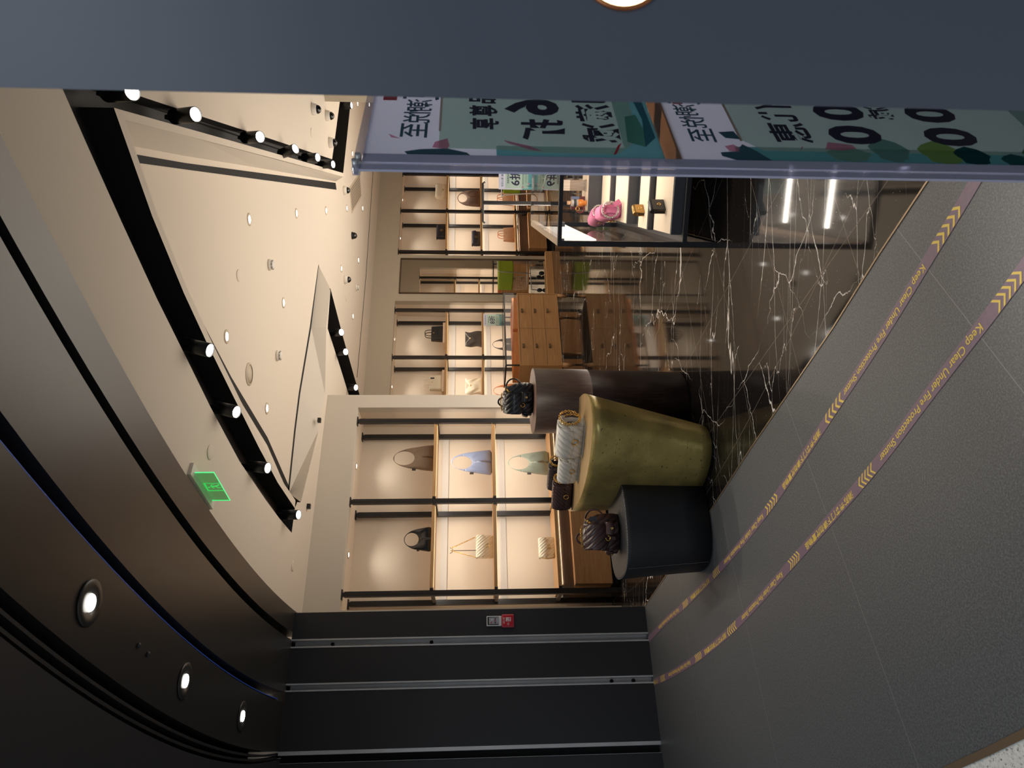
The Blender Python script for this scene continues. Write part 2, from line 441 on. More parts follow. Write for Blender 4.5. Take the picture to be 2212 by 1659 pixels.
# ------------------------------------------------------------------ mesh builder
class MB:
    def __init__(self):
        self.v = []; self.f = []; self.sm = []

    def add(self, vs, fs, smooth=False, X=None):
        o = len(self.v)
        for p in vs:
            p = Vector(p)
            self.v.append(X @ p if X is not None else p)
        for f in fs:
            self.f.append(tuple(i + o for i in f)); self.sm.append(smooth)
        return self

    def box(self, x0, x1, y0, y1, z0, z1, X=None):
        vs = [(x, y, z) for z in (z0, z1) for y in (y0, y1) for x in (x0, x1)]
        fs = [(0, 2, 3, 1), (4, 5, 7, 6), (0, 1, 5, 4), (2, 6, 7, 3), (0, 4, 6, 2), (1, 3, 7, 5)]
        return self.add(vs, fs, False, X)

    def prism(self, poly, z0, z1, X=None):
        n = len(poly)
        vs = [(p[0], p[1], z0) for p in poly] + [(p[0], p[1], z1) for p in poly]
        fs = [tuple(range(n))[::-1], tuple(range(n, 2 * n))] + [(i, (i + 1) % n, n + (i + 1) % n, n + i) for i in range(n)]
        return self.add(vs, fs, False, X)

    def strip(self, a, b, z0, z1, X=None):
        """slab between two polylines of equal length"""
        n = len(a)
        for i in range(n - 1):
            q = [a[i], a[i + 1], b[i + 1], b[i]]
            ar = sum(q[k][0] * q[(k + 1) % 4][1] - q[(k + 1) % 4][0] * q[k][1] for k in range(4))
            if ar < 0: q = q[::-1]
            self.prism(q, z0, z1, X)
        return self

    def loft(self, rings, smooth=True, cap=True, X=None, closed=True):
        n = len(rings[0]); vs = [p for r in rings for p in r]; fs = []
        for k in range(len(rings) - 1):
            for i in range(n if closed else n - 1):
                j = (i + 1) % n
                fs.append((k * n + i, k * n + j, (k + 1) * n + j, (k + 1) * n + i))
        self.add(vs, fs, smooth, X)
        if cap and closed:
            o = len(self.v) - len(vs)
            self.f.append(tuple(o + i for i in range(n))[::-1]); self.sm.append(False)
            self.f.append(tuple(o + (len(rings) - 1) * n + i for i in range(n))); self.sm.append(False)
        return self

    def lathe(self, prof, n=24, X=None, cx=0, cy=0, smooth=True, cap=False):
        rings = [[(cx + r * math.cos(2 * PI * i / n), cy + r * math.sin(2 * PI * i / n), z) for i in range(n)] for r, z in prof]
        return self.loft(rings, smooth, cap, X)

    def tube(self, pts, r, n=8, closed=False, X=None, flat=1.0):
        pts = [Vector(p) for p in pts]; m_ = len(pts); rings = []
        ref = None
        for k in range(m_):
            if closed:
                t = pts[(k + 1) % m_] - pts[k - 1]
            else:
                t = pts[min(k + 1, m_ - 1)] - pts[max(k - 1, 0)]
            t.normalize()
            if ref is None:
                ref = Vector((0, 0, 1)) if abs(t.z) < 0.9 else Vector((0, 1, 0))
            u = ref - t * ref.dot(t)
            if u.length < 1e-5: u = t.orthogonal()
            u.normalize(); w = t.cross(u); ref = u
            rr = r[k] if isinstance(r, (list, tuple)) else r
            rings.append([pts[k] + u * (rr * math.cos(2 * PI * i / n)) + w * (rr * flat * math.sin(2 * PI * i / n)) for i in range(n)])
        if closed:
            rings.append(rings[0])
            return self.loft(rings, True, False, X)
        return self.loft(rings, True, True, X)

    def torus(self, c, nrm, R_, r, n=24, k=8, X=None, a0=0, a1=2 * PI):
        nrm = Vector(nrm).normalized(); u = nrm.orthogonal().normalized(); w = nrm.cross(u); c = Vector(c)
        full = abs(a1 - a0) > 6.2
        pts = [c + u * (R_ * math.cos(a0 + (a1 - a0) * i / n)) + w * (R_ * math.sin(a0 + (a1 - a0) * i / n)) for i in range(n if full else n + 1)]
        return self.tube(pts, r, k, full, X)

    def sphere(self, c, r, n=12, X=None, sz=1.0):
        prof = [(max(1e-4, r * math.sin(PI * i / n)), -r * sz * math.cos(PI * i / n)) for i in range(n + 1)]
        T = Matrix.Translation(Vector(c))
        return self.lathe(prof, n * 2, (X @ T) if X is not None else T)

    def build(self, name, mt, parent=None, X=None, flat=False):
        me = bpy.data.meshes.new(name)
        vs = [X @ v for v in self.v] if X is not None else self.v
        me.from_pydata([tuple(v) for v in vs], [], self.f)
        me.polygons.foreach_set('use_smooth', [False if flat else s for s in self.sm])
        bm = bmesh.new(); bm.from_mesh(me); bmesh.ops.recalc_face_normals(bm, faces=bm.faces); bm.to_mesh(me); bm.free()
        me.materials.append(mt)
        o = bpy.data.objects.new(name, me)
        C.objects.link(o)
        if parent is not None: o.parent = parent
        return o


def bevel(o, w=0.004, s=2):
    b = o.modifiers.new('bevel', 'BEVEL'); b.width = w; b.segments = s; b.limit_method = 'ANGLE'
    return o


def tag(o, label=None, cat=None, group=None, kind=None):
    if label: o['label'] = label
    if cat: o['category'] = cat
    if group: o['group'] = group
    if kind: o['kind'] = kind
    return o


def thing(name, label, cat, loc=(0, 0, 0), rz=0.0, group=None):
    o = bpy.data.objects.new(name, None); C.objects.link(o)
    o.empty_display_size = 0.1
    o.location = loc; o.rotation_euler = (0, 0, rz)
    return tag(o, label, cat, group)


def struct(name, mb, mt, X=None):
    return tag(mb.build(name, mt, None, X), kind='structure')


def copy_tree(o, loc=None, rz=None, label=None, group=None):
    c = o.copy(); C.objects.link(c)
    if loc is not None: c.location = loc
    if rz is not None: c.rotation_euler = (0, 0, rz)
    if label: c['label'] = label
    if group: c['group'] = group
    for ch in list(o.children):
        d = ch.copy(); C.objects.link(d); d.parent = c
        for g in list(ch.children):
            e = g.copy(); C.objects.link(e); e.parent = d
    return c


def flat_poly(outer, holes, z):
    """flat polygon with holes -> (verts, faces)"""
    cu = bpy.data.curves.new('tmp', 'CURVE'); cu.dimensions = '2D'; cu.fill_mode = 'BOTH'
    for lp in [outer] + list(holes):
        s = cu.splines.new('POLY'); s.points.add(len(lp) - 1); s.use_cyclic_u = True
        for p, q in zip(s.points, lp): p.co = (q[0], q[1], 0, 1)
    return curve_mesh(cu, z)


def curve_mesh(cu, z=0.0):
    o = bpy.data.objects.new('tmp', cu); C.objects.link(o)
    dg = bpy.context.evaluated_depsgraph_get()
    me = o.evaluated_get(dg).to_mesh()
    vs = [Vector((v.co.x, v.co.y, z)) for v in me.vertices]; fs = [tuple(p.vertices) for p in me.polygons]
    o.evaluated_get(dg).to_mesh_clear()
    bpy.data.objects.remove(o); bpy.data.curves.remove(cu)
    return vs, fs


def text_mesh(body, size, offset=0.0, align='LEFT', shear=0.0, space=1.0):
    cu = bpy.data.curves.new('tmp', 'FONT'); cu.body = body; cu.size = size; cu.fill_mode = 'BOTH'
    cu.offset = offset * size; cu.align_x = align; cu.align_y = 'CENTER'; cu.shear = shear; cu.space_character = space
    cu.resolution_u = 3
    return curve_mesh(cu)


def frame(origin, deg):
    return Matrix.Translation(Vector(origin)) @ Matrix.Rotation(R(deg), 4, 'Z')


LEFT = frame((-2.193, 7.324, 0), 30.13)       # wall beside the entrance: x along, y into the wall
KB = 1.065                                    # back wall: measured frame scaled about the camera so its foot rests on the floor
BACK = Matrix.Translation((0, 0, H * (1 - KB))) @ Matrix.Scale(KB, 4) @ frame((0, 11.721, 0), 26.97)
ZF = H - H / KB                               # floor height in that frame
COL = frame((-1.995, 6.273, 0), 209.5)        # black panels at the shutter, x runs left-forward


def arc(cx, cy, r, y0, y1, n=36):
    return [(cx - math.sqrt(r * r - (y - cy) ** 2), y) for y in [y0 + (y1 - y0) * i / n for i in range(n + 1)]]


# ================================================================== THE SETTING
ZO, ZS, ZI, ZTOP = 3.26, 3.09, 3.42, 3.62
# ---- floors
edge = [(-3.0, 7.9), (-1.995, 6.273), (-0.791, 4.478), (-0.38, 3.89), (-0.058, 3.406), (0.242, 2.958), (0.496, 2.612), (0.658, 2.375), (1.25, 1.5), (2.2, 0.1)]
v, f = flat_poly(edge + [(9.5, 0.1), (9.5, 17), (-4.5, 17), (-4.5, 7.9)], [], 0.0)
mb = MB().add(v, f); struct('floor', mb, M['marble'])
terr = [(-6, 8), (-2.5, 3.55), (-1.243, 2.208), (-1.112, 2.053), (-0.983, 1.906), (0.2, 0.6), (1.6, -1.0)]
v, f = flat_poly(edge + [(1.6, -1.0)] + terr[::-1][1:] + [(-6, 9.5), (-3.5, 9)], [], -0.0005)
struct('floor_entrance', MB().add(v, f), M['greytile'])
v, f = flat_poly(terr + [(1.6, -9), (-12, -9), (-12, 8)], [], -0.001)
struct('floor_mall', MB().add(v, f), M['terrazzo'])


def band(line, w, z0, z1):
    a, b = [], []
    for i, p in enumerate(line):
        p0 = Vector(line[max(0, i - 1)][:2]); p1 = Vector(line[min(len(line) - 1, i + 1)][:2])
        d = (p1 - p0).normalized(); n = Vector((-d.y, d.x)); q = Vector(p[:2])
        a.append(q + n * w / 2); b.append(q - n * w / 2)
    return MB().strip([tuple(p) for p in a], [tuple(p) for p in b], z0, z1)


struct('trim_1', band(edge[1:9], 0.008, -0.002, 0.003), M['brasstrim'])
struct('trim_2', band(terr[1:], 0.022, -0.002, 0.003), M['brasstrim'])

# ---- dark soffit over the shutter line, with three curved slots
YF = {  # far end of each curve on the column line, near end beside the camera
    'ceil': (12.038, 13.469, 15.755, 6.30), 's1i': (11.694, 13.164, 15.487, 6.235), 's1o': (11.536, 13.105, 15.382, 6.12),
    's2i': (10.627, 12.456, 14.689, 5.98), 's2o': (12.997, 14.126, 17.640, 5.95), 's3i': (11.451, 13.075, 16.142, 5.72), 's3o': (9.206, 11.263, 13.393, 5.60)}
CV = {k: arc(a[0], a[1], a[2], a[3] + 0.25, 0.95) for k, a in YF.items()}
struct('ceiling_soffit_shop_side', MB().strip(CV['ceil'], CV['s1i'], ZS, ZO + 0.05), M['soffit'])
struct('ceiling_soffit_middle', MB().strip(CV['s1o'], CV['s2i'], ZS, ZO + 0.05), M['soffit'])
struct('ceiling_soffit_lamps', MB().strip(CV['s2o'], CV['s3i'], ZS, ZO + 0.05), M['soffit'])
outer = arc(7.6, 9.8, 13.6, 6.2, 0.95)
outer = [(p[0] - 2.2, p[1] - 0.9) for p in CV['s3o']]
struct('ceiling_soffit_mall_side', MB().strip(CV['s3o'], outer, ZS - 0.02, ZO + 0.05), M['column'])
vo = MB()
vo.strip(CV['ceil'], outer, ZTOP - 0.2, ZTOP - 0.17)
struct('ceiling_void', vo, M['void'])
inset = [(p[0] * 0.5 + q[0] * 0.5 + 0.0, p[1] * 0.5 + q[1] * 0.5) for p, q in zip(CV['s3i'], CV['s3o'])]
for k in ('a', 'b'):
    w = 0.62 if k == 'a' else 0.28
    ln = [(p[0] * w + q[0] * (1 - w), p[1] * w + q[1] * (1 - w)) for p, q in zip(CV['s3i'], CV['s3o'])]
    rl = tag(band(ln, 0.014, 3.10, 3.16).build('shutter_guide_rail', M['slotdark']), 'black curved shutter guide rail in the ceiling trough, %s rail' % ('inner' if k == 'a' else 'outer'), 'rail', 'shutter rails in the ceiling trough')
blu = [(p[0] + 0.010, p[1] + 0.004) for p in CV['s2o']]
o = MB().strip(blu[3:30], [(p[0] + 0.004, p[1] + 0.002) for p in blu][3:30], 3.10, 3.19).build('protective_film', M['bluefilm'])
tag(o, 'crumpled blue protective film left inside the curved ceiling slot', 'film')

# ---- shop ceiling: lower ring over the entrance, higher field (ZI) reaching to the back wall
slotA = [(2.2, 2.05), (1.72, 2.55), (1.245, 3.056), (1.072, 3.248), (0.792, 3.569), (0.47, 3.95), (0.17, 4.338), (-0.153, 4.751), (-0.57, 5.33), (-0.964, 5.996), (-1.2, 6.42), (-1.416, 6.845),
         (-1.204, 6.968), (-0.87, 6.36), (-0.506, 5.80), (-0.058, 5.15), (0.27, 4.68), (0.54, 4.32), (0.90, 3.90), (1.322, 3.493),
         (1.75, 5.22), (2.25, 7.26), (2.81, 9.55), (3.45, 9.87), (4.114, 10.192), (5.4, 10.82), (5.4, 10.22), (3.78, 9.372), (2.757, 8.80), (2.006, 5.816), (1.631, 4.338), (1.483, 3.748), (1.44, 3.58), (1.75, 3.15), (2.45, 2.3)]
slotB = [(1.158, 8.70), (0.66, 8.53), (0.22, 9.33), (-0.145, 9.965), (-0.62, 10.8), (-0.20, 11.0), (0.10, 10.45), (0.62, 9.55)]
lowL_px = [(650, 1085), (688, 930), (702, 850), (705, 706), (714, 624)]          # lower edge of the step beside the entrance wall
lowL = [tuple(onz(x, y, ZO)[:2]) for x, y in lowL_px]
ring_outer = CV['ceil'] + [(9.5, 0.95), (9.5, 12.3), (5.4, 10.22), (3.78, 9.372), (2.757, 8.80), (2.006, 5.816), (1.631, 4.338), (1.483, 3.748), (1.44, 3.58), (1.75, 3.15), (2.45, 2.3)] \
    + slotA[0:13] + [(-1.16, 7.06)] + lowL + [(0.66, 8.53), (0.22, 9.33), (-0.145, 9.965), (-0.62, 10.8), (-4.5, 12.5), (-4.5, 7.4)]
v, f = flat_poly(ring_outer, [], ZO)
struct('ceiling', MB().add(v, f), M['ceiling'])
fin_o = slotA[12:23]
fin_i = [(-1.13, 6.99), (-0.815, 6.39), (-0.45, 5.825), (-0.003, 5.18), (0.318, 4.715), (0.585, 4.355), (0.93, 3.955), (1.305, 3.60), (1.705, 5.23), (2.205, 7.27), (2.765, 9.56)]
v, f = flat_poly(fin_o + fin_i[::-1], [], ZO)
struct('ceiling_fin_edge', MB().add(v, f), M['ceiling'])
v, f = flat_poly([(-4.5, 3.5), (9.5, 3.5), (9.5, 17), (-4.5, 17)], [], ZI)
struct('ceiling_upper', MB().add(v, f), M['ceiling'])


def curtain(poly, z0, z1, closed=True):
    n = len(poly); mb = MB()
    for i in range(n if closed else n - 1):
        a, b = poly[i], poly[(i + 1) % n]
        mb.add([(a[0], a[1], z0), (b[0], b[1], z0), (b[0], b[1], z1), (a[0], a[1], z1)], [(0, 1, 2, 3)])
    return mb


for nm, sl in (('ceiling_trench_main', slotA), ('ceiling_trench_rear', slotB)):
    mb = curtain(sl, ZO, ZI - 0.004)
    v, f = flat_poly(sl, [], ZI - 0.004); mb.add(v, f)
    struct(nm, mb, M['slotdark'])
rt = [tuple(onz(x, y, ZI)) for x, y in ((285, 315.6), (400, 337), (560, 363), (725, 392))]
rb = [(1.305, 3.60, ZO), (1.53, 4.52, ZO), (2.02, 6.53, ZO), (2.765, 9.56, ZO)]
mb = MB().loft([rb, rt], False, False, None, False)
fi = [(p[0], p[1], ZO) for p in fin_i[:8]]; mb.loft([fi, [(p[0], p[1], ZI) for p in fi]], False, False, None, False)
lt = [tuple(onz(x, y, ZI)) for x, y in ((624, 1065), (638, 930), (648, 850), (672, 706), (688, 573))]
mb.loft([[(p[0], p[1], ZO) for p in lowL], lt], False, False, None, False)
mb.add([(lowL[-1][0], lowL[-1][1], ZO), (0.66, 8.53, ZO), (0.66, 8.53, ZI), lt[-1]], [(0, 1, 2, 3)])
struct('ceiling_step_sides', mb, M['wall'])
def gap(px):
    return [tuple(onz(x, y, ZI - 0.002)[:2]) for x, y in px]
v, f = flat_poly(gap([(291, 333), (400, 352), (725, 395), (727, 410), (400, 366), (298, 352)]), [], ZI - 0.002); gp = MB().add(v, f)
v, f = flat_poly(gap([(400, 637), (500, 833), (578, 962), (637, 1098), (622, 1045), (578, 945), (500, 815), (400, 625)]), [], ZI - 0.002); gp.add(v, f)
v, f = flat_poly(gap([(625, 1065), (639, 930), (649, 850), (673, 706), (695, 600), (688, 571), (669.5, 706), (645.5, 850), (635.5, 930), (622, 1060)]), [], ZI - 0.002); gp.add(v, f)
struct('ceiling_shadow_gap', gp, M['void'])  # flat black polygons painted in for the shade inside the narrow gaps
ln3 = [tuple(onz(x, y, ZI)[:2]) for x, y in ((806, 365), (790, 600), (771, 815))]
struct('ceiling_shadow_line', band(ln3, 0.024, ZI - 0.004, ZI), M['void'])  # black strip drawn as the shade of a gap near the back wall


# ---- walls
def wall_open(mb, x0, x1, z0, z1, opens, y0=0.0, y1=0.12):
    """wall slab in a local frame with rectangular openings (xa, xb, za, zb)"""
    xs = x0
    for (a, b, za, zb) in sorted(opens):
        if a > xs: mb.box(xs, a, y0, y1, z0, z1)
        if za > z0: mb.box(a, b, y0, y1, z0, za)
        if zb < z1: mb.box(a, b, y0, y1, zb, z1)
        xs = b
    if xs < x1: mb.box(xs, x1, y0, y1, z0, z1)
    return mb


NT = 2.888


def niche(name, X, a, b, depth=0.50, top=NT):
    mb = MB()
    mb.box(a - 0.05, b + 0.05, depth, depth + 0.04, 0, top + 0.04)
    mb.box(a - 0.04, a, 0.12, depth, 0, top + 0.04)
    mb.box(b, b + 0.04, 0.12, depth, 0, top + 0.04)
    mb.box(a, b, 0.12, depth, top, top + 0.04)
    return struct(name, mb, M['niche'], X)


struct('wall_left', wall_open(MB(), -0.7, 2.385, 0, ZO, [(-0.12, 2.215, 0, NT)]), M['wall'], LEFT)
niche('wall_left_niche', LEFT, -0.12, 2.215)
struct('wall_left_return', MB().box(2.30, 2.385, 0.12, 4.2, 0, ZI), M['wall'], LEFT)
BO = [(-0.85, 1.63, 0.05, NT), (2.625, 5.75, 0.05, NT)]
struct('wall_back', wall_open(MB(), -1.9, 8.2, 0.05, 3.33, BO), M['greige'], BACK)
niche('wall_back_niche_middle', BACK, -0.85, 1.63)
niche('wall_back_niche_right', BACK, 2.625, 5.75)
RIGHT = frame((6.48, 11.56, 0), 225)            # wall facing the mirror
struct('wall_right', wall_open(MB(), -1.2, 4.5, 0, ZI, [(0.1, 3.2, 0, NT)]), M['greige'], RIGHT)
niche('wall_right_niche', RIGHT, 0.1, 3.2)
# black panels of the shutter jamb with their recessed guide channels
mb = MB()
ts = [(0.0, 0.219), (0.296, 0.572), (0.640, 1.075), (1.165, 3.2)]
for a, b in ts: mb.box(a, b, -0.30, 0.0, 0, ZS)
mb.box(0, 3.2, -0.42, -0.11, 0, ZS)
struct('wall_jamb', mb, M['column'], COL)
for k, (a, b) in enumerate(((0.219, 0.296), (0.572, 0.640), (1.075, 1.165))):
    t = thing('shutter_channel', ['steel shutter guide channel nearest the shelves, with two black holes', 'middle steel shutter guide channel in the black jamb', 'slim steel shutter guide channel on the camera side of the black jamb'][k], 'guide rail', (0, 0, 0), 0, 'shutter guide channels')
    t.matrix_world = COL
    mb = MB(); w = b - a
    wv = 0.014 if k < 2 else 0.03
    mb.box(a + 0.002, a + wv, -0.10, 0.004, 0, ZS); mb.box(b - (0.014 if k < 2 else 0.004), b - 0.002, -0.10, 0.004, 0, ZS)
    mb.build('flange', M['steel'], t)
    mb = MB(); mb.box(a + 0.01, b - 0.01, -0.11, -0.07, 0, ZS - 0.02); mb.box(a + w * 0.5 - 0.002, a + w * 0.5 + 0.002, -0.07, -0.064, 0, ZS - 0.02)
    mb.build('channel_back', M['steel'] if k < 2 else M['void'], t)
    if k < 2:
        for z in ((1.9, 2.75) if k == 0 else (0.35, 0.16)):
            X = Matrix.Translation((a + w * 0.5, -0.062, z)) @ Matrix.Rotation(R(90), 4, 'X')
            MB().lathe([(0.0001, -0.004), (0.016, -0.004), (0.016, 0.004), (0.0001, 0.004)], 16, X).build('bolt_hole', M['void'], t)

# ---- near pillar with its round lamp
pil = [(0.302, 0.75), (1.5, 0.78), (1.75, 1.20), (0.515, 1.20)]
struct('wall_pillar', MB().prism(pil, 0, ZS - 0.02), M['pillar'])
pc = ray(1345, -72) * (0.752 / ray(1345, -72).y)
t = thing('wall_lamp', 'round glowing warm lamp set in the dark near pillar', 'lamp', (pc.x, 0.752 + (pc.x - 0.302) * 0.025, H + pc.z))
RX = Matrix.Rotation(R(90), 4, 'X')
MB().lathe([(0.0001, 0.001), (0.0435, 0.001), (0.0445, 0.004), (0.0430, 0.007), (0.0001, 0.008)], 40, RX).build('diffuser', emission('warm_lamp', (255, 225, 180), 5.0), t)
MB().lathe([(0.0435, 0.0), (0.0475, 0.0), (0.0475, 0.006), (0.0435, 0.006)], 40, RX).build('rim', mat('copper_rim', (150, 90, 50), 0.4, metal=0.6), t)
# ================================================================== SHELVING
def shelving(X, posts, label, group='black framed shelving bays', zs=(1.987, 1.315, 0.642), sd=0.42, rails=True, led=True, ledw=3.6, zf=0.0):
    """black posts front and back, oak shelves between them with a light strip under each"""
    t = thing('shelving_unit', label, 'shelving', (0, 0, 0), 0, group)
    t.matrix_world = X
    for p in posts:
        for y in (0.03, 0.45):
            po = MB().box(p - 0.028, p + 0.028, y - 0.02, y + 0.02, zf + 0.001, NT - 0.03)
            po.box(p - 0.006, p + 0.006, y - 0.0215, y - 0.0195, zf + 0.02, NT - 0.04)
            q = po.build('post', M['blackmetal'], t)
            MB().box(p - 0.05, p + 0.05, y - 0.03, y + 0.03, NT - 0.012, NT).box(p - 0.02, p + 0.02, y - 0.02, y + 0.02, NT - 0.035, NT - 0.01).build('top_plate', M['blackmetal'], q)
        for z in zs:
            MB().box(p - 0.012, p + 0.012, 0.04, 0.44, z - 0.05, z - 0.012).build('bracket', M['blackmetal'], t)
    for a, b in zip(posts[:-1], posts[1:]):
        for i, z in enumerate(zs):
            s = bevel(MB().box(a + 0.03, b - 0.03, 0.005, sd, z - 0.036, z).build('shelf', M['woodshelf'], t), 0.002)
            MB().box(a + 0.03, a + 0.05, 0.0, 0.06, z - 0.037, z - 0.004).build('end_cap', M['blackmetal'], s)
            MB().box(b - 0.05, b - 0.03, 0.0, 0.06, z - 0.037, z - 0.004).build('end_cap', M['blackmetal'], s)
            if led:
                MB().box(a + 0.06, b - 0.06, 0.02, 0.028, z - 0.0385, z - 0.0362).build('led_strip', M['led'], s)
            if rails:
                MB().box(a + 0.04, b - 0.02, 0.475, 0.497, z - 0.16, z - 0.085).build('back_rail', M['rail'], t)
    if led:
        for a, b in zip(posts[:-1], posts[1:]):
            for z in zs:
                c = X @ Vector(((a + b) / 2, 0.06, z - 0.045)); d = X @ Vector(((a + b) / 2, 0.30, z - 0.7))
                l = lamp('shelf_led', 'AREA', c, ledw, WARM2, d, b - a - 0.15, 0.03)
                l.rotation_euler = (X.to_3x3() @ Matrix.Rotation(R(24), 3, 'X')).to_euler()
    return t


shelving(LEFT, [0.045, 1.05, 2.045], 'black framed shelving with lit oak shelves in the wall beside the entrance')
shelving(BACK, [-0.425, 0.515, 1.455], 'black framed shelving on the back wall left of the mirror', zs=(2.0, 1.378, 0.76), ledw=4, zf=ZF)
shelving(BACK, [2.712, 3.668, 4.587, 5.53], 'black framed shelving on the back wall right of the mirror', zs=(2.035, 1.388, 0.742), ledw=4, zf=ZF)
shelving(RIGHT, [0.35, 1.3, 2.25], 'black framed shelving seen reflected in the mirror', zs=(2.0, 1.38, 0.742), ledw=7)


def base_cabinet(X, a, b, label, z0=0.075, z1=0.47, zt=0.60, y0=-0.05, zf=0.0):
    t = thing('drawer_cabinet', label, 'cabinet', (0, 0, 0), 0, 'oak cabinets under the shelves')
    t.matrix_world = X
    bevel(MB().box(a, b, y0, 0.42, z0, z1).build('drawer_front', M['woodcab'], t), 0.004)
    MB().box(a, b, 0.05, 0.42, z1, zt).build('recessed_top', M['woodshade'], t)
    MB().box(a + 0.02, b - 0.02, 0.03, 0.42, zf, z0).build('plinth', M['void'], t)


base_cabinet(LEFT, 0.10, 0.99, 'oak cabinet under the shelves beside the entrance, behind the black leather pedestal')
base_cabinet(LEFT, 1.09, 1.98, 'oak cabinet under the shelves beside the entrance, hidden behind the brass pedestal')
base_cabinet(BACK, 2.77, 3.61, 'oak cabinet on the back wall nearest the mirror', 0.17, 0.50, 0.66, -0.05, ZF)
base_cabinet(BACK, 3.73, 4.53, 'oak cabinet on the back wall behind the glass display counter', 0.17, 0.50, 0.66, -0.05, ZF)
base_cabinet(BACK, -0.36, 0.45, 'oak cabinet on the back wall behind the brown round pedestal', 0.17, 0.50, 0.66, -0.05, ZF)
base_cabinet(BACK, 0.57, 1.39, 'oak cabinet on the back wall behind the drawer table', 0.17, 0.50, 0.66, -0.05, ZF)

# mirror and plinth between the back shelves
t = thing('wall_mirror', 'tall narrow wall mirror between the two back shelf bays', 'mirror', (0, 0, 0))
t.matrix_world = BACK
MB().box(1.795, 2.52, -0.006, -0.002, 0.225, 2.81).build('mirror_glass', M['mirror'], t)
fr = MB()
fr.box(1.778, 1.797, -0.022, -0.001, 0.215, 2.825); fr.box(2.518, 2.537, -0.022, -0.001, 0.215, 2.825); fr.box(1.778, 2.537, -0.022, -0.001, 2.808, 2.825)
fr.build('mirror_frame', M['frame_brown'], t)
pl = bevel(MB().box(1.66, 2.62, -0.16, -0.03, ZF, 0.225).build('plinth_step', M['woodtable']), 0.004)
pl.matrix_world = BACK
tag(pl, 'low oak plinth on the floor under the tall mirror', 'plinth')

# ================================================================== LAMPS AND CEILING DEVICES
def downlight(proto=[None], loc=(0, 0, 0), label='', group='ceiling downlights', spot=14, r=0.055):
    if proto[0] is None:
        t = thing('downlight', label, 'ceiling light', loc, 0, group)
        MB().lathe([(r * 0.62, 0.0), (r, 0.0), (r, -0.004), (r * 0.66, -0.007), (r * 0.62, -0.004)], 28).build('trim_ring', M['offwhite'], t)
        MB().lathe([(0.0001, -0.004), (r * 0.60, -0.004), (r * 0.60, -0.001), (0.0001, -0.001)], 24).build('lens', M['lens'], t)
        proto[0] = t
    else:
        t = copy_tree(proto[0], loc, 0, label, group)
    if spot:
        lamp('downlight_beam', 'SPOT', (loc[0], loc[1], loc[2] - 0.02), spot, WARM2, (loc[0], loc[1], 0), 0.03, angle=130 if r < 0.05 else 95, blend=1.0)
    return t


DLP = [None]
inner = [(489, 727, 'white downlight in the raised ceiling nearest the curved trench lit spotlight'),
         (576, 882, 'white downlight in the raised ceiling nearest the entrance side corner'),
         (612, 654, 'white downlight in the raised ceiling between the two smoke detectors'),
         (538, 474, 'white downlight in the raised ceiling nearest the narrow black slit'),
         (640, 461, 'white downlight in the raised ceiling, second one beyond the narrow black slit'),
         (704, 455, 'white downlight in the raised ceiling, third one beyond the narrow black slit')]
for x, y, lb in inner:
    p = onz(x, y, ZI); downlight(DLP, (p.x, p.y, ZI), lb, spot=26)
outerl = [(749, 450, 'white downlight beside the dome camera at the far ceiling corner'), (783, 450, 'white downlight near the end of the ceiling vent'),
          (737, 580, 'white downlight nearest the far dome camera with a faint disc beside it'), (774, 562, 'farthest white downlight before the mirror wall'),
          (762, 683, 'white downlight above the drawer table'), (761, 332, 'white downlight beside the black trench end at the far right'),
          (772, 224, 'white downlight in the far right ceiling above the acrylic sign'), (797, 226, 'farthest white downlight above the acrylic sign')]
for x, y, lb in outerl:
    p = onz(x, y, ZI); downlight(DLP, (p.x, p.y, ZI), lb, spot=26)
NDL = [None]
for X, xs, nm in ((LEFT, (0.52, 1.56), 'the niche beside the entrance'), (BACK, (0.06, 0.98), 'the back niche left of the mirror'), (BACK, (3.17, 4.1, 5.05), 'the back niche right of the mirror'), (RIGHT, (0.8, 1.8), 'the niche seen in the mirror')):
    for i, x in enumerate(xs):
        p = X @ Vector((x, 0.22, NT))
        downlight(NDL, tuple(p), 'small downlight in %s, %s one' % (nm, ('left', 'middle' if len(xs) == 3 else 'right', 'right')[i]), 'niche downlights', 9, 0.042)

# soffit lamps
SDL = [None]
for x, y, lb in ((192, 1302, 'large white downlight in the dark soffit, nearest the camera'), (398, 1471, 'middle white downlight in the dark soffit'), (522, 1547, 'white downlight in the dark soffit nearest the jamb')):
    p = onz(x, y, ZS)
    if SDL[0] is None:
        t = thing('soffit_downlight', lb, 'ceiling light', (p.x, p.y, ZS), 0, 'dark soffit downlights')
        MB().lathe([(0.034, 0.0), (0.092, 0.0), (0.094, -0.006), (0.088, -0.010), (0.036, -0.010), (0.034, -0.004)], 36).build('trim_ring', M['soffit'], t)
        MB().lathe([(0.0001, -0.012), (0.033, -0.012), (0.033, -0.002), (0.0001, -0.002)], 28).build('lens', M['lens'], t)
        SDL[0] = t
    else:
        copy_tree(SDL[0], (p.x, p.y, ZS), 0, lb)
    lamp('soffit_beam', 'SPOT', (p.x, p.y, ZS - 0.04), 9, (0.95, 0.96, 1.0), (p.x, p.y, 0), 0.03, angle=100, blend=0.9)
sp = None
for x, y, lb in ((298, 1394, 'tiny grey sensor knob on the dark soffit, first of a pair'), (318, 1413, 'tiny grey sensor knob on the dark soffit, nearer the jamb of the pair')):
    p = onz(x, y, ZS)
    if sp is None:
        sp = MB().lathe([(0.0001, -0.012), (0.008, -0.012), (0.012, -0.006), (0.012, 0.0), (0.0001, 0.0)], 16).build('sensor_knob', M['column'])
        sp.location = (p.x, p.y, ZS); tag(sp, lb, 'sensor', 'soffit sensor pair')
    else:
        copy_tree(sp, (p.x, p.y, ZS), 0, lb)

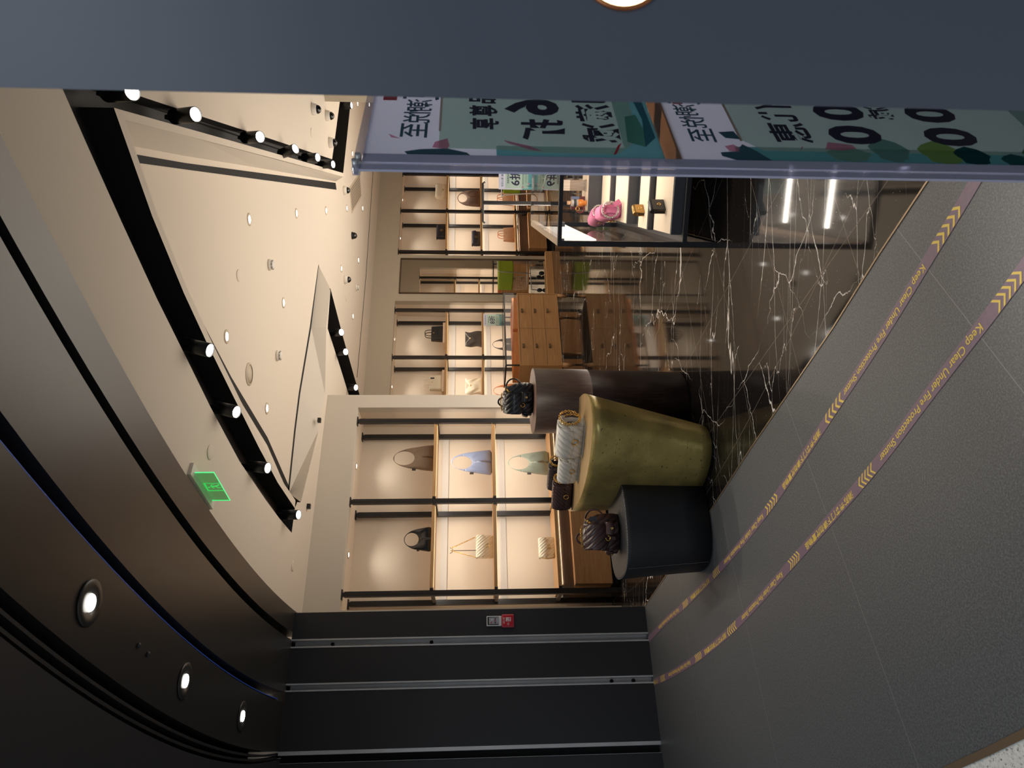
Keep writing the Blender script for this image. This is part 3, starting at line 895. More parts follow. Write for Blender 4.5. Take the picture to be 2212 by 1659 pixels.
# trench spotlights
SPT = [None]


def trench_spot(lens, top, label, lit=True, watts=38):
    lx, ly = lens; tx, ty = top
    ax = Vector((tx - lx, ty - ly, 0.0)); ax = ax * 0.8 + Vector((0, 0, 0.17)); ax.normalize()
    q = Vector((0, 0, 1)).rotation_difference(ax)
    if SPT[0] is None:
        t = thing('track_spotlight', label, 'spotlight', (0, 0, 0), 0, 'black cylinder spotlights in the ceiling trench')
        bd = MB().lathe([(0.040, 0.0), (0.044, 0.002), (0.044, 0.185), (0.041, 0.19), (0.0001, 0.19)], 28)
        bd.lathe([(0.040, 0.0), (0.038, 0.014), (0.0001, 0.014)], 28)
        bd.build('housing', M['blackplastic'], t)
        MB().lathe([(0.0001, 0.006), (0.037, 0.006), (0.037, 0.012), (0.0001, 0.012)], 28).build('lens', M['lens'], t)
        MB().box(-0.012, 0.012, -0.012, 0.012, 0.185, 0.25).build('stem', M['blackplastic'], t)
        SPT[0] = t
    else:
        t = copy_tree(SPT[0], None, None, label)
    t.rotation_mode = 'QUATERNION'
    t.location = (lx, ly, 3.13); t.rotation_quaternion = q
    if lit:
        d = Vector((lx, ly, 3.12)) - ax * 0.01
        lamp('spot_beam', 'SPOT', d, watts, (1.0, 0.9, 0.76), d - ax, 0.03, angle=70, blend=0.8)
    return t


S1 = [((0.203, 4.385), (0.25, 4.44)), ((-0.189, 4.871), (-0.15, 4.96)), ((-0.653, 5.604), (-0.64, 5.69)), ((-1.197, 6.585), (-1.21, 6.67))]
for (a, b), lb in zip(S1, ('black cylinder spotlight in the curved trench nearest the middle of the entrance', 'black cylinder spotlight in the curved trench, tilted away and unlit looking', 'black cylinder spotlight in the curved trench beyond the tilted one', 'black cylinder spotlight at the closed end of the curved trench')):
    trench_spot(a, b, lb)
S2 = [((1.366, 3.4), (1.40, 3.52)), ((1.547, 4.16), (1.57, 4.28)), ((1.85, 5.40), (1.89, 5.55)), ((2.115, 6.465), (2.09, 6.6)), ((2.333, 7.392), (2.36, 7.5)), ((2.512, 8.203), (2.53, 8.3))]
for (a, b), lb in zip(S2, ('large black spotlight in the straight trench, half hidden by the near pillar', 'second black spotlight along the straight trench', 'third black spotlight along the straight trench', 'fourth black spotlight along the straight trench, turned sideways', 'fifth black spotlight along the straight trench', 'last black spotlight along the straight trench')):
    trench_spot(a, b, lb)
for a, b, lb in (((0.63, 8.72), (0.62, 8.9), 'black spotlight hidden behind the raised ceiling edge in the rear trench'), ((0.405, 9.015), (0.40, 9.2), 'black spotlight in the rear trench, the middle one'), ((-0.048, 9.806), (-0.04, 9.95), 'black spotlight in the rear trench nearest the left wall corner'), ((3.676, 9.45), (3.68, 9.5), 'black spotlight in the far right trench above the acrylic sign')):
    trench_spot(a, b, lb)
for k, (pts, lb) in enumerate((([(1.46, 3.55), (1.65, 4.35), (2.05, 6.0), (2.68, 8.6)], 'black lighting track along the straight ceiling trench'), ([(1.15, 3.25), (0.5, 4.05), (0.05, 4.7), (-0.45, 5.4), (-1.2, 6.7)], 'black lighting track along the curved ceiling trench'))):
    tag(band(pts, 0.034, 3.375, 3.414).build('lighting_track', M['blackmetal']), lb, 'lighting track', 'ceiling lighting tracks')

# smoke detectors, cameras, discs
def smoke(loc, label, proto=[None]):
    if proto[0] is None:
        t = thing('smoke_detector', label, 'smoke detector', loc, 0, 'ceiling smoke detectors')
        MB().lathe([(0.0001, 0), (0.052, 0), (0.054, -0.012), (0.048, -0.022), (0.0001, -0.022)], 28).build('base', M['white'], t)
        b = MB().lathe([(0.044, -0.022), (0.042, -0.036), (0.028, -0.048), (0.0001, -0.05)], 28).build('cap', M['white'], t)
        g = MB()
        for i in range(8):
            X = Matrix.Rotation(2 * PI * i / 8, 4, 'Z')
            g.box(0.036, 0.0445, -0.012, 0.012, -0.0375, -0.0345, X)
        g.build('vent_slot', M['blackplastic'], b)
        proto[0] = t; return t
    return copy_tree(proto[0], loc, 0, label)


for x, y, z, lb in ((581, 572, ZI, 'round white smoke detector on the raised ceiling farther from the entrance'), (598, 768, ZI, 'round white smoke detector on the raised ceiling beside the big speaker disc'), (769, 621, ZI, 'small white smoke detector on the lower ceiling before the mirror wall')):
    p = onz(x, y, z); smoke((p.x, p.y, z), lb)


def dome(loc, label, proto=[None]):
    if proto[0] is None:
        t = thing('dome_camera', label, 'security camera', loc, 0, 'ceiling dome cameras')
        MB().lathe([(0.0001, 0), (0.062, 0), (0.064, -0.01), (0.056, -0.045), (0.048, -0.052), (0.0001, -0.052)], 28).build('housing', M['white'], t)
        d = MB().lathe([(0.046, -0.052), (0.044, -0.07), (0.030, -0.088), (0.012, -0.097), (0.0001, -0.098)], 24).build('dome', M['domeglass'], t)
        proto[0] = t; return t
    return copy_tree(proto[0], loc, 0, label)


for x, y, lb in ((674, 236, 'white dome camera right of the straight trench, nearest the pillar'), (704, 250, 'white dome camera right of the straight trench, second from the pillar'), (711, 308, 'white dome camera tucked beside the far trench corner'),
                 (742, 411, 'white dome camera at the far end of the narrow black slit'), (744, 604, 'white dome camera beside a faint disc above the drawer table')):
    zc = ZO if y < 310 else ZI
    p = onz(x, y, zc); dome((p.x, p.y, zc), lb)
p = onz(760, 509, ZI)
t = thing('black_dome_camera', 'all black dome camera on the lower ceiling in front of the mirror', 'security camera', (p.x, p.y, ZI))
MB().lathe([(0.0001, 0), (0.058, 0), (0.058, -0.018), (0.0001, -0.018)], 28).build('housing', M['blackplastic'], t)
MB().lathe([(0.052, -0.018), (0.048, -0.05), (0.030, -0.075), (0.0001, -0.083)], 24).build('dome', M['domeglass'], t)
dsk = None
for x, y, z, r, lb in ((515, 595, ZI, 0.05, 'faint round cover plate on the raised ceiling'), (453, 977, ZO, 0.05, 'faint round cover plate on the ceiling beside the exit sign'), (673, 287, ZO, 0.05, 'faint round cover plate between the dome cameras and the straight trench'),
                       (748, 640, ZI, 0.07, 'faint long looking disc beside the far dome camera'), (632, 1223, ZO, 0.05, 'faint round cover plate on the ceiling near the jamb')):
    p = onz(x, y, z)
    if dsk is None:
        dsk = MB().lathe([(0.0001, 0), (0.05, 0), (0.05, -0.004), (0.044, -0.006), (0.0001, -0.006)], 28).build('cover_plate', M['ceiling'])
        dsk.location = (p.x, p.y, z); tag(dsk, lb, 'cover plate', 'ceiling cover plates')
    else:
        c = copy_tree(dsk, (p.x, p.y, z), 0, lb); c.scale = (r / 0.05, r / 0.05, 1)
p = onz(538, 808, ZI)
t = thing('ceiling_speaker', 'large flat round speaker in the raised ceiling', 'speaker', (p.x, p.y, ZI))
MB().lathe([(0.078, 0), (0.098, 0), (0.098, -0.005), (0.080, -0.007)], 40).build('rim', M['offwhite'], t)
MB().lathe([(0.0001, -0.003), (0.079, -0.003), (0.079, 0), (0.0001, 0)], 40).build('grille', M['offwhite'], t)
bx = None
for x, y, lb in ((826, 374, 'small black sensor box at the back wall top above the right shelves'), (813, 537, 'small black sensor box on the ceiling edge right of the mirror'), (805, 651, 'small black sensor box on the ceiling edge left of the mirror'),
                 (798, 768, 'small black sensor box on the ceiling edge above the left back shelves'), (686, 908, 'small black sensor box near the corner of the entrance side wall'), (663, 1094, 'small black ceiling sensor box next to the closed curved trench end')):
    zc = ZI if x > 700 else ZO
    p = onz(x, y, zc)
    if bx is None:
        bx = bevel(MB().box(-0.026, 0.026, -0.02, 0.02, -0.038, 0.0).build('ceiling_sensor_box', M['blackplastic']), 0.004)
        bx.location = (p.x, p.y, zc); bx.rotation_euler = (0, 0, R(28)); tag(bx, lb, 'sensor', 'black ceiling sensor boxes')
    else:
        copy_tree(bx, (p.x, p.y, zc), R(28), lb)
t = thing('ceiling_vent', 'slatted air vent in the far ceiling above the acrylic sign', 'vent', (3.09, 11.55, ZI), R(62))
MB().box(-0.55, 0.55, -0.20, 0.20, -0.006, 0.0).build('frame', M['offwhite'], t)
mb = MB()
for i in range(9): mb.box(-0.50, 0.50, -0.165 + i * 0.038, -0.143 + i * 0.038, -0.009, -0.005)
mb.build('slat', mat('vent_slats', (150, 138, 122), 0.6), t)

# exit sign
a, b = Vector((-0.541, 4.429, 0)), Vector((-0.758, 4.718, 0))
e1 = (b - a).normalized(); Lx = (b - a).length
t = thing('exit_sign', 'green glowing glass exit sign with a running figure, hung at the ceiling edge', 'exit sign')
X = Matrix(((e1.x, -e1.y, 0, a.x), (e1.y, e1.x, 0, a.y), (0, 0, 1, 0), (0, 0, 0, 1)))
t.matrix_world = X
MB().box(-0.05, Lx + 0.05, -0.04, 0.04, ZO - 0.022, ZO).build('ceiling_base', M['white'], t)
MB().box(0, Lx, -0.003, 0.003, ZO - 0.135, ZO - 0.02).build('glass_plate', thin_glass('green_glass', (205, 255, 218), haze=0.25, hazecol=(160, 235, 175)), t)
g = MB()
g.box(0, Lx, -0.0032, 0.0032, ZO - 0.1372, ZO - 0.1348); g.box(-0.002, 0.001, -0.0032, 0.0032, ZO - 0.1372, ZO - 0.02); g.box(Lx - 0.001, Lx + 0.002, -0.0032, 0.0032, ZO - 0.1372, ZO - 0.02)
g.build('edge_glow', M['greenglow'], t)
# running figure pictogram in a doorway
fx, fz = Lx * 0.52, ZO - 0.083
g = MB()
def ln(x0, z0, x1, z1, w):
    d = Vector((x1 - x0, 0, z1 - z0)); n_ = Vector((-d.z, 0, d.x)).normalized() * w / 2
    p_ = [Vector((x0, -0.0045, z0)) + n_, Vector((x0, -0.0045, z0)) - n_, Vector((x1, -0.0045, z1)) - n_, Vector((x1, -0.0045, z1)) + n_]
    g.add([Vector((fx + q.x, q.y, fz + q.z)) for q in p_], [(0, 1, 2, 3)])
ln(-0.045, -0.045, -0.045, 0.05, 0.008); ln(-0.045, 0.05, 0.05, 0.05, 0.010); ln(0.05, 0.05, 0.05, -0.045, 0.012)
ln(0.0, 0.02, -0.008, -0.012, 0.014); ln(-0.002, 0.018, 0.022, 0.006, 0.008); ln(-0.004, 0.018, -0.026, 0.010, 0.008); ln(-0.026, 0.010, -0.030, -0.006, 0.007)
ln(-0.008, -0.012, 0.014, -0.022, 0.010); ln(0.014, -0.022, 0.012, -0.042, 0.009); ln(-0.010, -0.012, -0.020, -0.034, 0.010); ln(-0.020, -0.034, -0.036, -0.036, 0.008)
c8 = [Vector((fx + 0.006 + 0.008 * math.cos(i * PI / 5), -0.0045, fz + 0.033 + 0.008 * math.sin(i * PI / 5))) for i in range(10)]
g.add(c8, [tuple(range(10))])
g.build('running_figure', M['greenglow'], t)

# fire call point on the black jamb
t = thing('fire_call_point', 'red fire alarm call point on the black jamb', 'fire alarm')
t.matrix_world = COL
bevel(MB().box(0.050, 0.160, 0.0, 0.028, 1.18, 1.286).build('body', M['redlight'], t), 0.008, 3)
bevel(MB().box(0.060, 0.150, 0.027, 0.032, 1.189, 1.277).build('face', M['red'], t), 0.003)
MB().box(0.078, 0.112, 0.0315, 0.0335, 1.208, 1.252).build('press_plate', M['paper'], t)
def text_on(parent, body, size, loc, mt, ax, az, name='lettering', off=0.0, align='CENTER', **kw):
    v_, f_ = text_mesh(body, size, off, align, **kw)
    ax = Vector(ax); az = Vector(az); loc = Vector(loc)
    return MB().add([loc + ax * p.x + az * p.y for p in v_], f_).build(name, mt, parent, flat=True)
text_on(t, '消防火警', 0.014, (0.105, 0.0325, 1.267), M['paper'], (-1, 0, 0), (0, 0, 1), off=0.01)
text_on(t, 'FIRE\nPRESS', 0.010, (0.133, 0.0325, 1.232), M['paper'], (-1, 0, 0), (0, 0, 1), off=0.01)
text_on(t, '按下', 0.016, (0.095, 0.034, 1.236), M['red'], (-1, 0, 0), (0, 0, 1), off=0.01)
text_on(t, '报警', 0.016, (0.095, 0.034, 1.219), M['red'], (-1, 0, 0), (0, 0, 1), off=0.01)
t = thing('shutter_control_panel', 'white framed shutter control box with blue and red buttons above the fire call point', 'control box')
t.matrix_world = COL
bevel(MB().box(0.062, 0.146, 0.0, 0.022, 1.29, 1.42).build('body', M['paper'], t), 0.003)
MB().box(0.070, 0.138, 0.0215, 0.0235, 1.315, 1.412).build('recess', M['blackplastic'], t)
MB().box(0.076, 0.132, 0.023, 0.029, 1.312, 1.40).build('plate', mat('grey_plate', (170, 174, 184), 0.4), t)
for x, z, mt in ((0.120, 1.325 + 0.055, M['red']), (0.120, 1.345, M['navy']), (0.104, 1.345, M['red']), (0.088, 1.345, M['bluebag']), (0.098, 1.372, M['paper'])):
    Xb = Matrix.Translation((x, 0.029, z)) @ Matrix.Rotation(R(-90), 4, 'X')
    MB().lathe([(0.0001, 0), (0.0058, 0), (0.0058, 0.004), (0.0001, 0.005)], 14, Xb).build('button', mt, t)

# ================================================================== FLOOR TAPES
tape1 = [onz(x, y, 0) for x, y in ((1399, 1384), (1440, 1340), (1480, 1305), (1560, 1222), (1660, 1098), (1800, 887), (1900, 734), (2010, 553), (2095, 412), (2175, 270), (2260, 120))]
tape2 = [onz(x, y, 0) for x, y in ((1411, 1475), (1450, 1456), (1510, 1418), (1590, 1350), (1715, 1211), (1880, 1020), (2010, 848), (2180, 625), (2290, 470), (2420, 280))]


def resample(pts, step=0.04):
    # Catmull-Rom through the points, evenly spaced
    P = [Vector(p) for p in pts]; P = [P[0] * 2 - P[1]] + P + [P[-1] * 2 - P[-2]]
    fine = []
    for i in range(1, len(P) - 2):
        for k in range(40):
            t = k / 40
            a, b, c, d = P[i - 1:i + 3]
            fine.append(0.5 * ((2 * b) + (c - a) * t + (2 * a - 5 * b + 4 * c - d) * t * t + (3 * b - a - 3 * c + d) * t ** 3))
    fine.append(P[-2])
    out = [fine[0]]; acc = 0
    for a, b in zip(fine, fine[1:]):
        acc += (b - a).length
        if acc >= step: out.append(b); acc = 0
    return out


def floor_tape(pts, label, seq, w=0.052):
    """seq: list of (pixel of segment start, pixel of segment end, kind) along the tape"""
    ln_ = resample(pts, 0.03)
    cum = [0]
    for a, b in zip(ln_, ln_[1:]): cum.append(cum[-1] + (b - a).length)
    def at(s):
        s = max(0, min(cum[-1] - 1e-4, s))
        lo = 0
        while cum[lo + 1] < s: lo += 1
        q = (s - cum[lo]) / (cum[lo + 1] - cum[lo])
        p = ln_[lo].lerp(ln_[lo + 1], q); d = (ln_[min(lo + 2, len(ln_) - 1)] - ln_[max(lo - 1, 0)]).normalized()
        return p, d
    def s_of(px):
        p = onz(px[0], px[1], 0)
        return min(range(len(ln_)), key=lambda i: (ln_[i] - p).length)
    t = thing('floor_tape', label, 'floor tape', (0, 0, 0), 0, 'purple keep clear tapes')
    band([(p.x, p.y) for p in ln_], w, 0.0004, 0.0014).build('tape_strip', M['tape'], t)
    def put(vs, fs, name):
        # local x runs from the camera end towards the jamb, local y towards the camera side
        MB().add(vs, fs).build(name, M['tapetext'], t, flat=True)
    for a, b, kind in seq:
        sa, sb = cum[s_of(a)], cum[s_of(b)]        # sa: start of the writing (camera end), sb: end
        Lseg = sa - sb
        if kind in ('en', 'zh'):
            v_, f_ = text_mesh('Keep Clear Under Fire Protection Shutter' if kind == 'en' else '消防卷帘门下请勿放置物品', 1.0, 0.012 if kind == 'en' else 0.02)
            x0 = min(p.x for p in v_); x1 = max(p.x for p in v_)
            sc = Lseg / (x1 - x0); hy = 0.040 if kind == 'en' else 0.034
            out = []
            for p in v_:
                q, d = at(sa - (p.x - x0) * sc)
                n = Vector((-d.y, d.x, 0))            # ln_ runs jamb -> camera; its left side is the shop side
                out.append(q - n * (p.y * hy) + Vector((0, 0, 0.0022)))
            put(out, f_, 'lettering')
        else:
            vs, fs = [], []
            k = 5; pitch = Lseg / k
            for i in range(k):
                s0 = sb + pitch * (i + 0.2); th = pitch * 0.38; dx = w * 0.42 * (1 if kind == '>' else -1)
                base = len(vs)
                for sgn in (-1, 0, 1):
                    for e in (0, th):
                        q, d = at(s0 + e + (dx if sgn == 0 else 0)); n = Vector((-d.y, d.x, 0))
                        vs.append(q + n * (sgn * w * 0.47) + Vector((0, 0, 0.0022)))
                fs += [(base, base + 1, base + 3, base + 2), (base + 2, base + 3, base + 5, base + 4)]
            put(vs, fs, 'chevrons')
    return t


floor_tape(tape1, 'purple keep clear floor tape nearer the shop, ending at the first steel channel',
           [((2070, 447), (2020, 530), '>'), ((2000, 572), (1828, 846), 'en'), ((1820, 855), (1790, 903), '<'), ((1772, 932), (1694, 1052), 'zh'), ((1680, 1070), (1656, 1105), '>'),
            ((1647, 1118), (1565, 1215), 'en'), ((1556, 1220), (1543, 1240), '<'), ((1533, 1250), (1494, 1292), 'zh'), ((1485, 1298), (1475, 1309), '>'), ((1468, 1316), (1424, 1356), 'en')])
floor_tape(tape2, 'purple keep clear floor tape nearer the camera, ending at the middle steel channel',
           [((2205, 593), (2145, 682), '>'), ((2118, 715), (1905, 990), 'en'), ((1893, 996), (1860, 1045), '<'), ((1838, 1068), (1745, 1180), 'zh'), ((1728, 1192), (1705, 1228), '>'),
            ((1693, 1240), (1602, 1336), 'en'), ((1592, 1336), (1575, 1360), '<'), ((1567, 1366), (1522, 1404), 'zh'), ((1513, 1408), (1502, 1420), '>'), ((1492, 1425), (1443, 1456), 'en'), ((1436, 1456), (1428, 1463), '<'), ((1421, 1466), (1412, 1472), 'zh')])
# ================================================================== PEDESTALS
def sering(cx, cy, a, b, rot, z, n=48, e=2.0):
    out = []
    for i in range(n):
        t = 2 * PI * i / n
        x = a * math.copysign(abs(math.cos(t)) ** (2 / e), math.cos(t)); y = b * math.copysign(abs(math.sin(t)) ** (2 / e), math.sin(t))
        out.append((cx + x * math.cos(rot) - y * math.sin(rot), cy + x * math.sin(rot) + y * math.cos(rot), z))
    return out


# dark brown round pedestal
t = thing('round_pedestal', 'tall dark brown oak veneer round pedestal under the black backpack', 'display pedestal', (-0.125, 5.235, 0))
MB().loft([sering(0, 0, 0.215, 0.295, 0, 0.012, 64), sering(0, 0, 0.243, 0.325, 0, 1.099, 64)], True, True).build('body', M['wenge'], t)
MB().loft([sering(0, 0, 0.236, 0.318, 0, 1.0985, 64), sering(0, 0, 0.236, 0.318, 0, 1.1, 64)], False).build('top', M['wengetop'], t)
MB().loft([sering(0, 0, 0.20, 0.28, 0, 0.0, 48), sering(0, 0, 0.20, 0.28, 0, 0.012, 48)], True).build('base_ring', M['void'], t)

# hammered brass pedestal: wide oval top leaning out over a narrower base
BR = R(115.4)
t = thing('brass_pedestal', 'hammered brass oval pedestal with four quilted bags on its top', 'display pedestal', (-0.525, 5.10, 0))
rings = []
for k in range(13):
    q = k / 12
    cx = -0.075 * (1 - q); cy = -0.12 * (1 - q)
    rings.append(sering(cx, cy, 0.56 + 0.235 * q, 0.245 + 0.10 * q, BR, 0.012 + 0.786 * q, 72))
MB().loft(rings, True, True).build('body', M['brass'], t)
MB().loft([sering(0, 0, 0.790, 0.341, BR, 0.7975, 72), sering(0, 0, 0.790, 0.341, BR, 0.80, 72)], False).build('top', M['brasstop'], t)
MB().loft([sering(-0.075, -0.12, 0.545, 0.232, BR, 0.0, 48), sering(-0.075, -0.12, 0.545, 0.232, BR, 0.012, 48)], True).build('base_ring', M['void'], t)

# black leather pedestal with pale stitching
t = thing('leather_pedestal', 'low black leather covered pedestal with pale stitched rim under the burgundy backpack', 'display pedestal', (-0.99, 4.775, 0))
rot = R(24); EE = 2.7
prof = [(0.0, 0.93, 0.012), (0.3, 0.945, 0.18), (0.7, 0.975, 0.40), (0.95, 1.0, 0.535), (0.985, 0.995, 0.553), (1, 0.975, 0.56)]
rings = [sering(0.0 + 0.02 * (1 - q), 0, 0.325 * s, 0.300 * s, rot, z, 72, EE) for q, s, z in prof]
MB().loft(rings, True, True).build('body', M['pedleather'], t)
st = MB()
rim = sering(0, 0, 0.323, 0.298, rot, 0.5585, 240, EE)
for i in range(0, 240, 2):
    p, q = Vector(rim[i]), Vector(rim[(i + 1) % 240])
    st.tube([p, q], 0.0016, 5)
st.build('rim_stitching', M['stitch'], t)
st = MB()
for i in range(46):
    z0 = 0.02 + i * 0.0115; a_ = R(205)
    s = 0.945 + 0.05 * z0 / 0.55 + 0.012
    x = -0.318 * s * math.cos(R(20)); y = -0.30 * s * math.sin(R(52))
    pp = sering(0.02 * (1 - z0 / 0.56), 0, 0.327 * (0.93 + 0.075 * z0 / 0.56), 0.302 * (0.93 + 0.075 * z0 / 0.56), rot, z0, 72, EE)[42]
    st.tube([Vector(pp), Vector(pp) + Vector((0, 0, 0.006))], 0.0013, 5)
st.build('side_stitching', M['stitch'], t)
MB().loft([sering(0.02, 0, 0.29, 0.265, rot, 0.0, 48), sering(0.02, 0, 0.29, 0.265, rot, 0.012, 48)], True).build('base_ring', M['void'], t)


# ================================================================== BAGS
def chain_pts(n, fn):
    return [fn(i / n) for i in range(n + 1)]


def links(mb, pts, r=0.006, w=0.0018, closed=False):
    """chain of small rings along pts"""
    P = [Vector(p) for p in pts]; step = r * 1.5; out = [P[0]]; acc = 0
    for a, b in zip(P, P[1:]):
        L_ = (b - a).length; d = 0
        while acc + (L_ - d) >= step:
            d += step - acc; acc = 0; out.append(a.lerp(b, min(1, d / L_)))
        acc += L_ - d
    for i, p in enumerate(out):
        t = (out[min(i + 1, len(out) - 1)] - out[max(i - 1, 0)])
        if t.length < 1e-6: continue
        t.normalize(); n_ = t.orthogonal().normalized()
        if i % 2: n_ = t.cross(n_)
        mb.torus(p, n_, r, w, 8, 5)
    return mb


def hobo(name, label, X, lx, z, h, w, mt, ins, strapw=0.014, depth=0.08, body=0.47, lean=0.0, rz=0, wtop=0.86, ly=0.19, round_=3.0, hole=None, group='shoulder bags on the lit shelves', stud=True, clip=True, shape=2.4):
    """hobo bag: one strip that runs round the strap opening, wide and puffed below, thin above"""
    t = thing(name, label, 'handbag', (0, 0, 0), 0, group)
    t.matrix_world = X @ Matrix.Translation((lx, ly, z)) @ Matrix.Rotation(rz, 4, 'Z')
    n = 72
    hcx, hcz = hole[0] * w if hole else 0.0, h * (body + (1 - body) * 0.5) - 0.0
    ha, hb = w * 0.26, h * (1 - body) * 0.5 - strapw * 0.6
    def outer(th):
        # outline: straight base, sides leaning in, top of the strap round
        best = None
        c, s = math.cos(th), math.sin(th)
        lo, hi = 0.0, h * 1.6
        for _ in range(40):
            mid = (lo + hi) / 2; x = hcx + mid * c; zz = hcz + mid * s
            if zz < 0: ins_ = False
            else:
                q = min(1, zz / h)
                hw = w / 2 * (1 - (1 - wtop) * min(1, q / body)) if q < body else w / 2 * wtop * (max(0, 1 - ((q - body) / (1 - body)) ** shape)) ** (1 / 2.0) * (1 - 0.18 * (q - body) / (1 - body)) + 0.0
                ins_ = abs(x - lean * zz) <= hw and zz <= h
            if ins_: lo = mid
            else: hi = mid
        return Vector((hcx + lo * c, 0, hcz + lo * s))
    rb, rs = [], []
    for i in range(n + 1):
        th = -PI / 2 + 2 * PI * i / n
        o_ = outer(th); c, s = math.cos(th), math.sin(th)
        i_ = Vector((hcx + ha * c, 0, hcz + hb * s))
        d = o_ - i_; wd = d.length
        if wd < strapw: i_ = o_ - d.normalized() * strapw if wd > 1e-4 else o_ - Vector((c, 0, s)) * strapw; d = o_ - i_; wd = strapw
        thick = min(depth / 2, 0.004 + 0.30 * max(0, wd - strapw))
        ring = []
        for k in range(16):
            a_ = 2 * PI * k / 16
            u_ = 0.5 - 0.5 * math.cos(a_)
            bulge = abs(math.sin(a_)) ** 0.7 * math.copysign(1, math.sin(a_))
            taper = 1.0 - 0.55 * (1 - u_) ** 2
            ring.append(i_ + d * u_ + Vector((0, bulge * thick * taper, 0)))
        (rb if wd > strapw * 2.1 else rs).append((i, ring))
    body_r = [r for _, r in rb if _ <= n / 2][::-1]; body_l = [r for _, r in rb if _ > n / 2][::-1]
    seq = [r for i_, r in sorted(rb, key=lambda q: (q[0] + n // 2) % n if q[0] != n else n // 2)]
    MB().loft(seq, True, True).build('body', mt, t)
    strap = [r for _, r in sorted(rs, key=lambda q: q[0])]
    if strap:
        k0 = sorted(rs)[0][0]; k1 = sorted(rs)[-1][0]
        byi = {i_ % n: r for i_, r in rb}
        if (k0 - 1) % n in byi: strap = [byi[(k0 - 1) % n]] + strap
        if (k1 + 1) % n in byi: strap = strap + [byi[(k1 + 1) % n]]
        MB().loft(strap, True, True).build('strap', mt, t)
    if stud:
        MB().sphere((0.0, -depth * 0.44, hcz - hb - h * 0.09), 0.005, 6).build('stud', M['gold'], t)
    if clip:
        MB().box(-w * 0.46, -w * 0.40, -0.008, 0.008, h * body * 0.95, h * body * 1.15).build('strap_clip', M['darkgrey'], t)
    return t


hobo('hobo_bag', 'taupe leather hobo bag on the top shelf beside the entrance', LEFT, 1.645, 1.988, 0.475, 0.335, M['taupe'], None, body=0.46, wtop=0.80)
hobo('hobo_bag', 'pale blue leather hobo bag on the middle shelf beside the entrance', LEFT, 1.585, 1.316, 0.475, 0.315, M['blue'], None, body=0.47, lean=0.02, wtop=0.80)
hobo('hobo_bag', 'sage green leather hobo bag on the lowest shelf beside the entrance', LEFT, 1.575, 0.643, 0.485, 0.31, M['sage'], None, body=0.47, wtop=0.80)
hobo('hobo_bag', 'small glossy black leather hobo bag on the top shelf nearest the jamb', LEFT, 0.672, 1.988, 0.305, 0.285, M['gloss_black'], None, strapw=0.008, body=0.46, depth=0.075, wtop=0.84)
hobo('hobo_bag', 'brown monogram hobo bag with tan strap on the middle shelf right of the mirror', BACK, 4.141, 1.389, 0.44, 0.40, M['brownmono'], None, strapw=0.016, body=0.55, depth=0.10, wtop=0.92)
hobo('hobo_bag', 'dark bag with tall thin handle on the lowest back shelf behind the drawer table', BACK, 0.866, 0.761, 0.43, 0.26, M['darkgrey'], None, strapw=0.011, body=0.46, wtop=0.9)
hobo('hobo_bag', 'bag with thin brown handle on the lowest back shelf, cut off by the wall corner', BACK, -0.03, 0.761, 0.43, 0.27, M['tanleather'], None, strapw=0.010, body=0.42, wtop=0.9)


def tote(label, X, lx, z, w, h, hh, d, mt, hm=None, tagm=None, ly=0.19, riser=0.0, group='tote bags on the back shelves', rz=0.0, hr=0.007):
    t = thing('tote_bag', label, 'handbag', (0, 0, 0), 0, group)
    t.matrix_world = X @ Matrix.Translation((lx, ly, z)) @ Matrix.Rotation(rz, 4, 'Z')
    rings = []
    for q in (0, 0.03, 0.5, 0.97, 1.0):
        s = (0.97 if q in (0, 1.0) else 1.0); tp = 1 - 0.35 * q
        rings.append(sering(0, 0, w / 2 * s * (1 - 0.03 * q), d / 2 * s * tp, 0, h * q, 40, 7))
    MB().loft(rings, True, True).build('body', mt, t)
    for sy in (-1, 1):
        y0 = sy * d * 0.31
        pts = [(w * 0.21 * math.copysign(1, math.cos(a_)) * abs(math.cos(a_)) ** 0.55, y0 * (1 if abs(math.cos(a_)) > .5 else 0.9), h * 0.86 + (hh + h * 0.14) * math.sin(a_) ** 0.8 if math.sin(a_) > 0 else h * 0.86) for a_ in [PI * i / 20 for i in range(21)]]
        MB().tube(pts, hr, 8).build('handle', hm or mt, t)
    MB().torus((0, -d * 0.36, h * 0.80), (0, 1, 0), 0.009, 0.003, 14, 6).build('clasp', M['gold'], t)
    if tagm is not None:
        MB().box(0.06, 0.085, -d * 0.40, -d * 0.37, h * 0.62, h * 0.93).build('luggage_tag', tagm, t)
    return t


rs = MB().box(-0.20, 0.20, -0.15, 0.10, 0, 0.045).build('display_riser', M['linen'])
rs.matrix_world = BACK @ Matrix.Translation((1.02, 0.20, 2.0)); tag(rs, 'pale display block under the black tote', 'riser', 'pale display blocks on the top back shelf')
copy_r = rs.copy(); C.objects.link(copy_r); copy_r.matrix_world = BACK @ Matrix.Translation((0.09, 0.20, 2.0)); copy_r['label'] = 'pale display block under the white tote'
tote('black leather tote with short handles on the top back shelf left of the mirror', BACK, 1.07, 2.045, 0.28, 0.205, 0.11, 0.13, M['blackleather'])
tote('white leather tote with black tag on the top back shelf nearest the wall corner', BACK, 0.108, 2.045, 0.27, 0.21, 0.105, 0.13, M['cream'], None, M['blackleather'])
tote('tan monogram tote with tan handles on the lowest shelf right of the mirror', BACK, 3.26, 0.743, 0.29, 0.21, 0.105, 0.13, M['tan'], M['tanleather'])
tote('tan monogram tote half hidden behind the 6 discount sign', BACK, 4.15, 0.743, 0.30, 0.21, 0.10, 0.13, M['tan'], M['tanleather'])


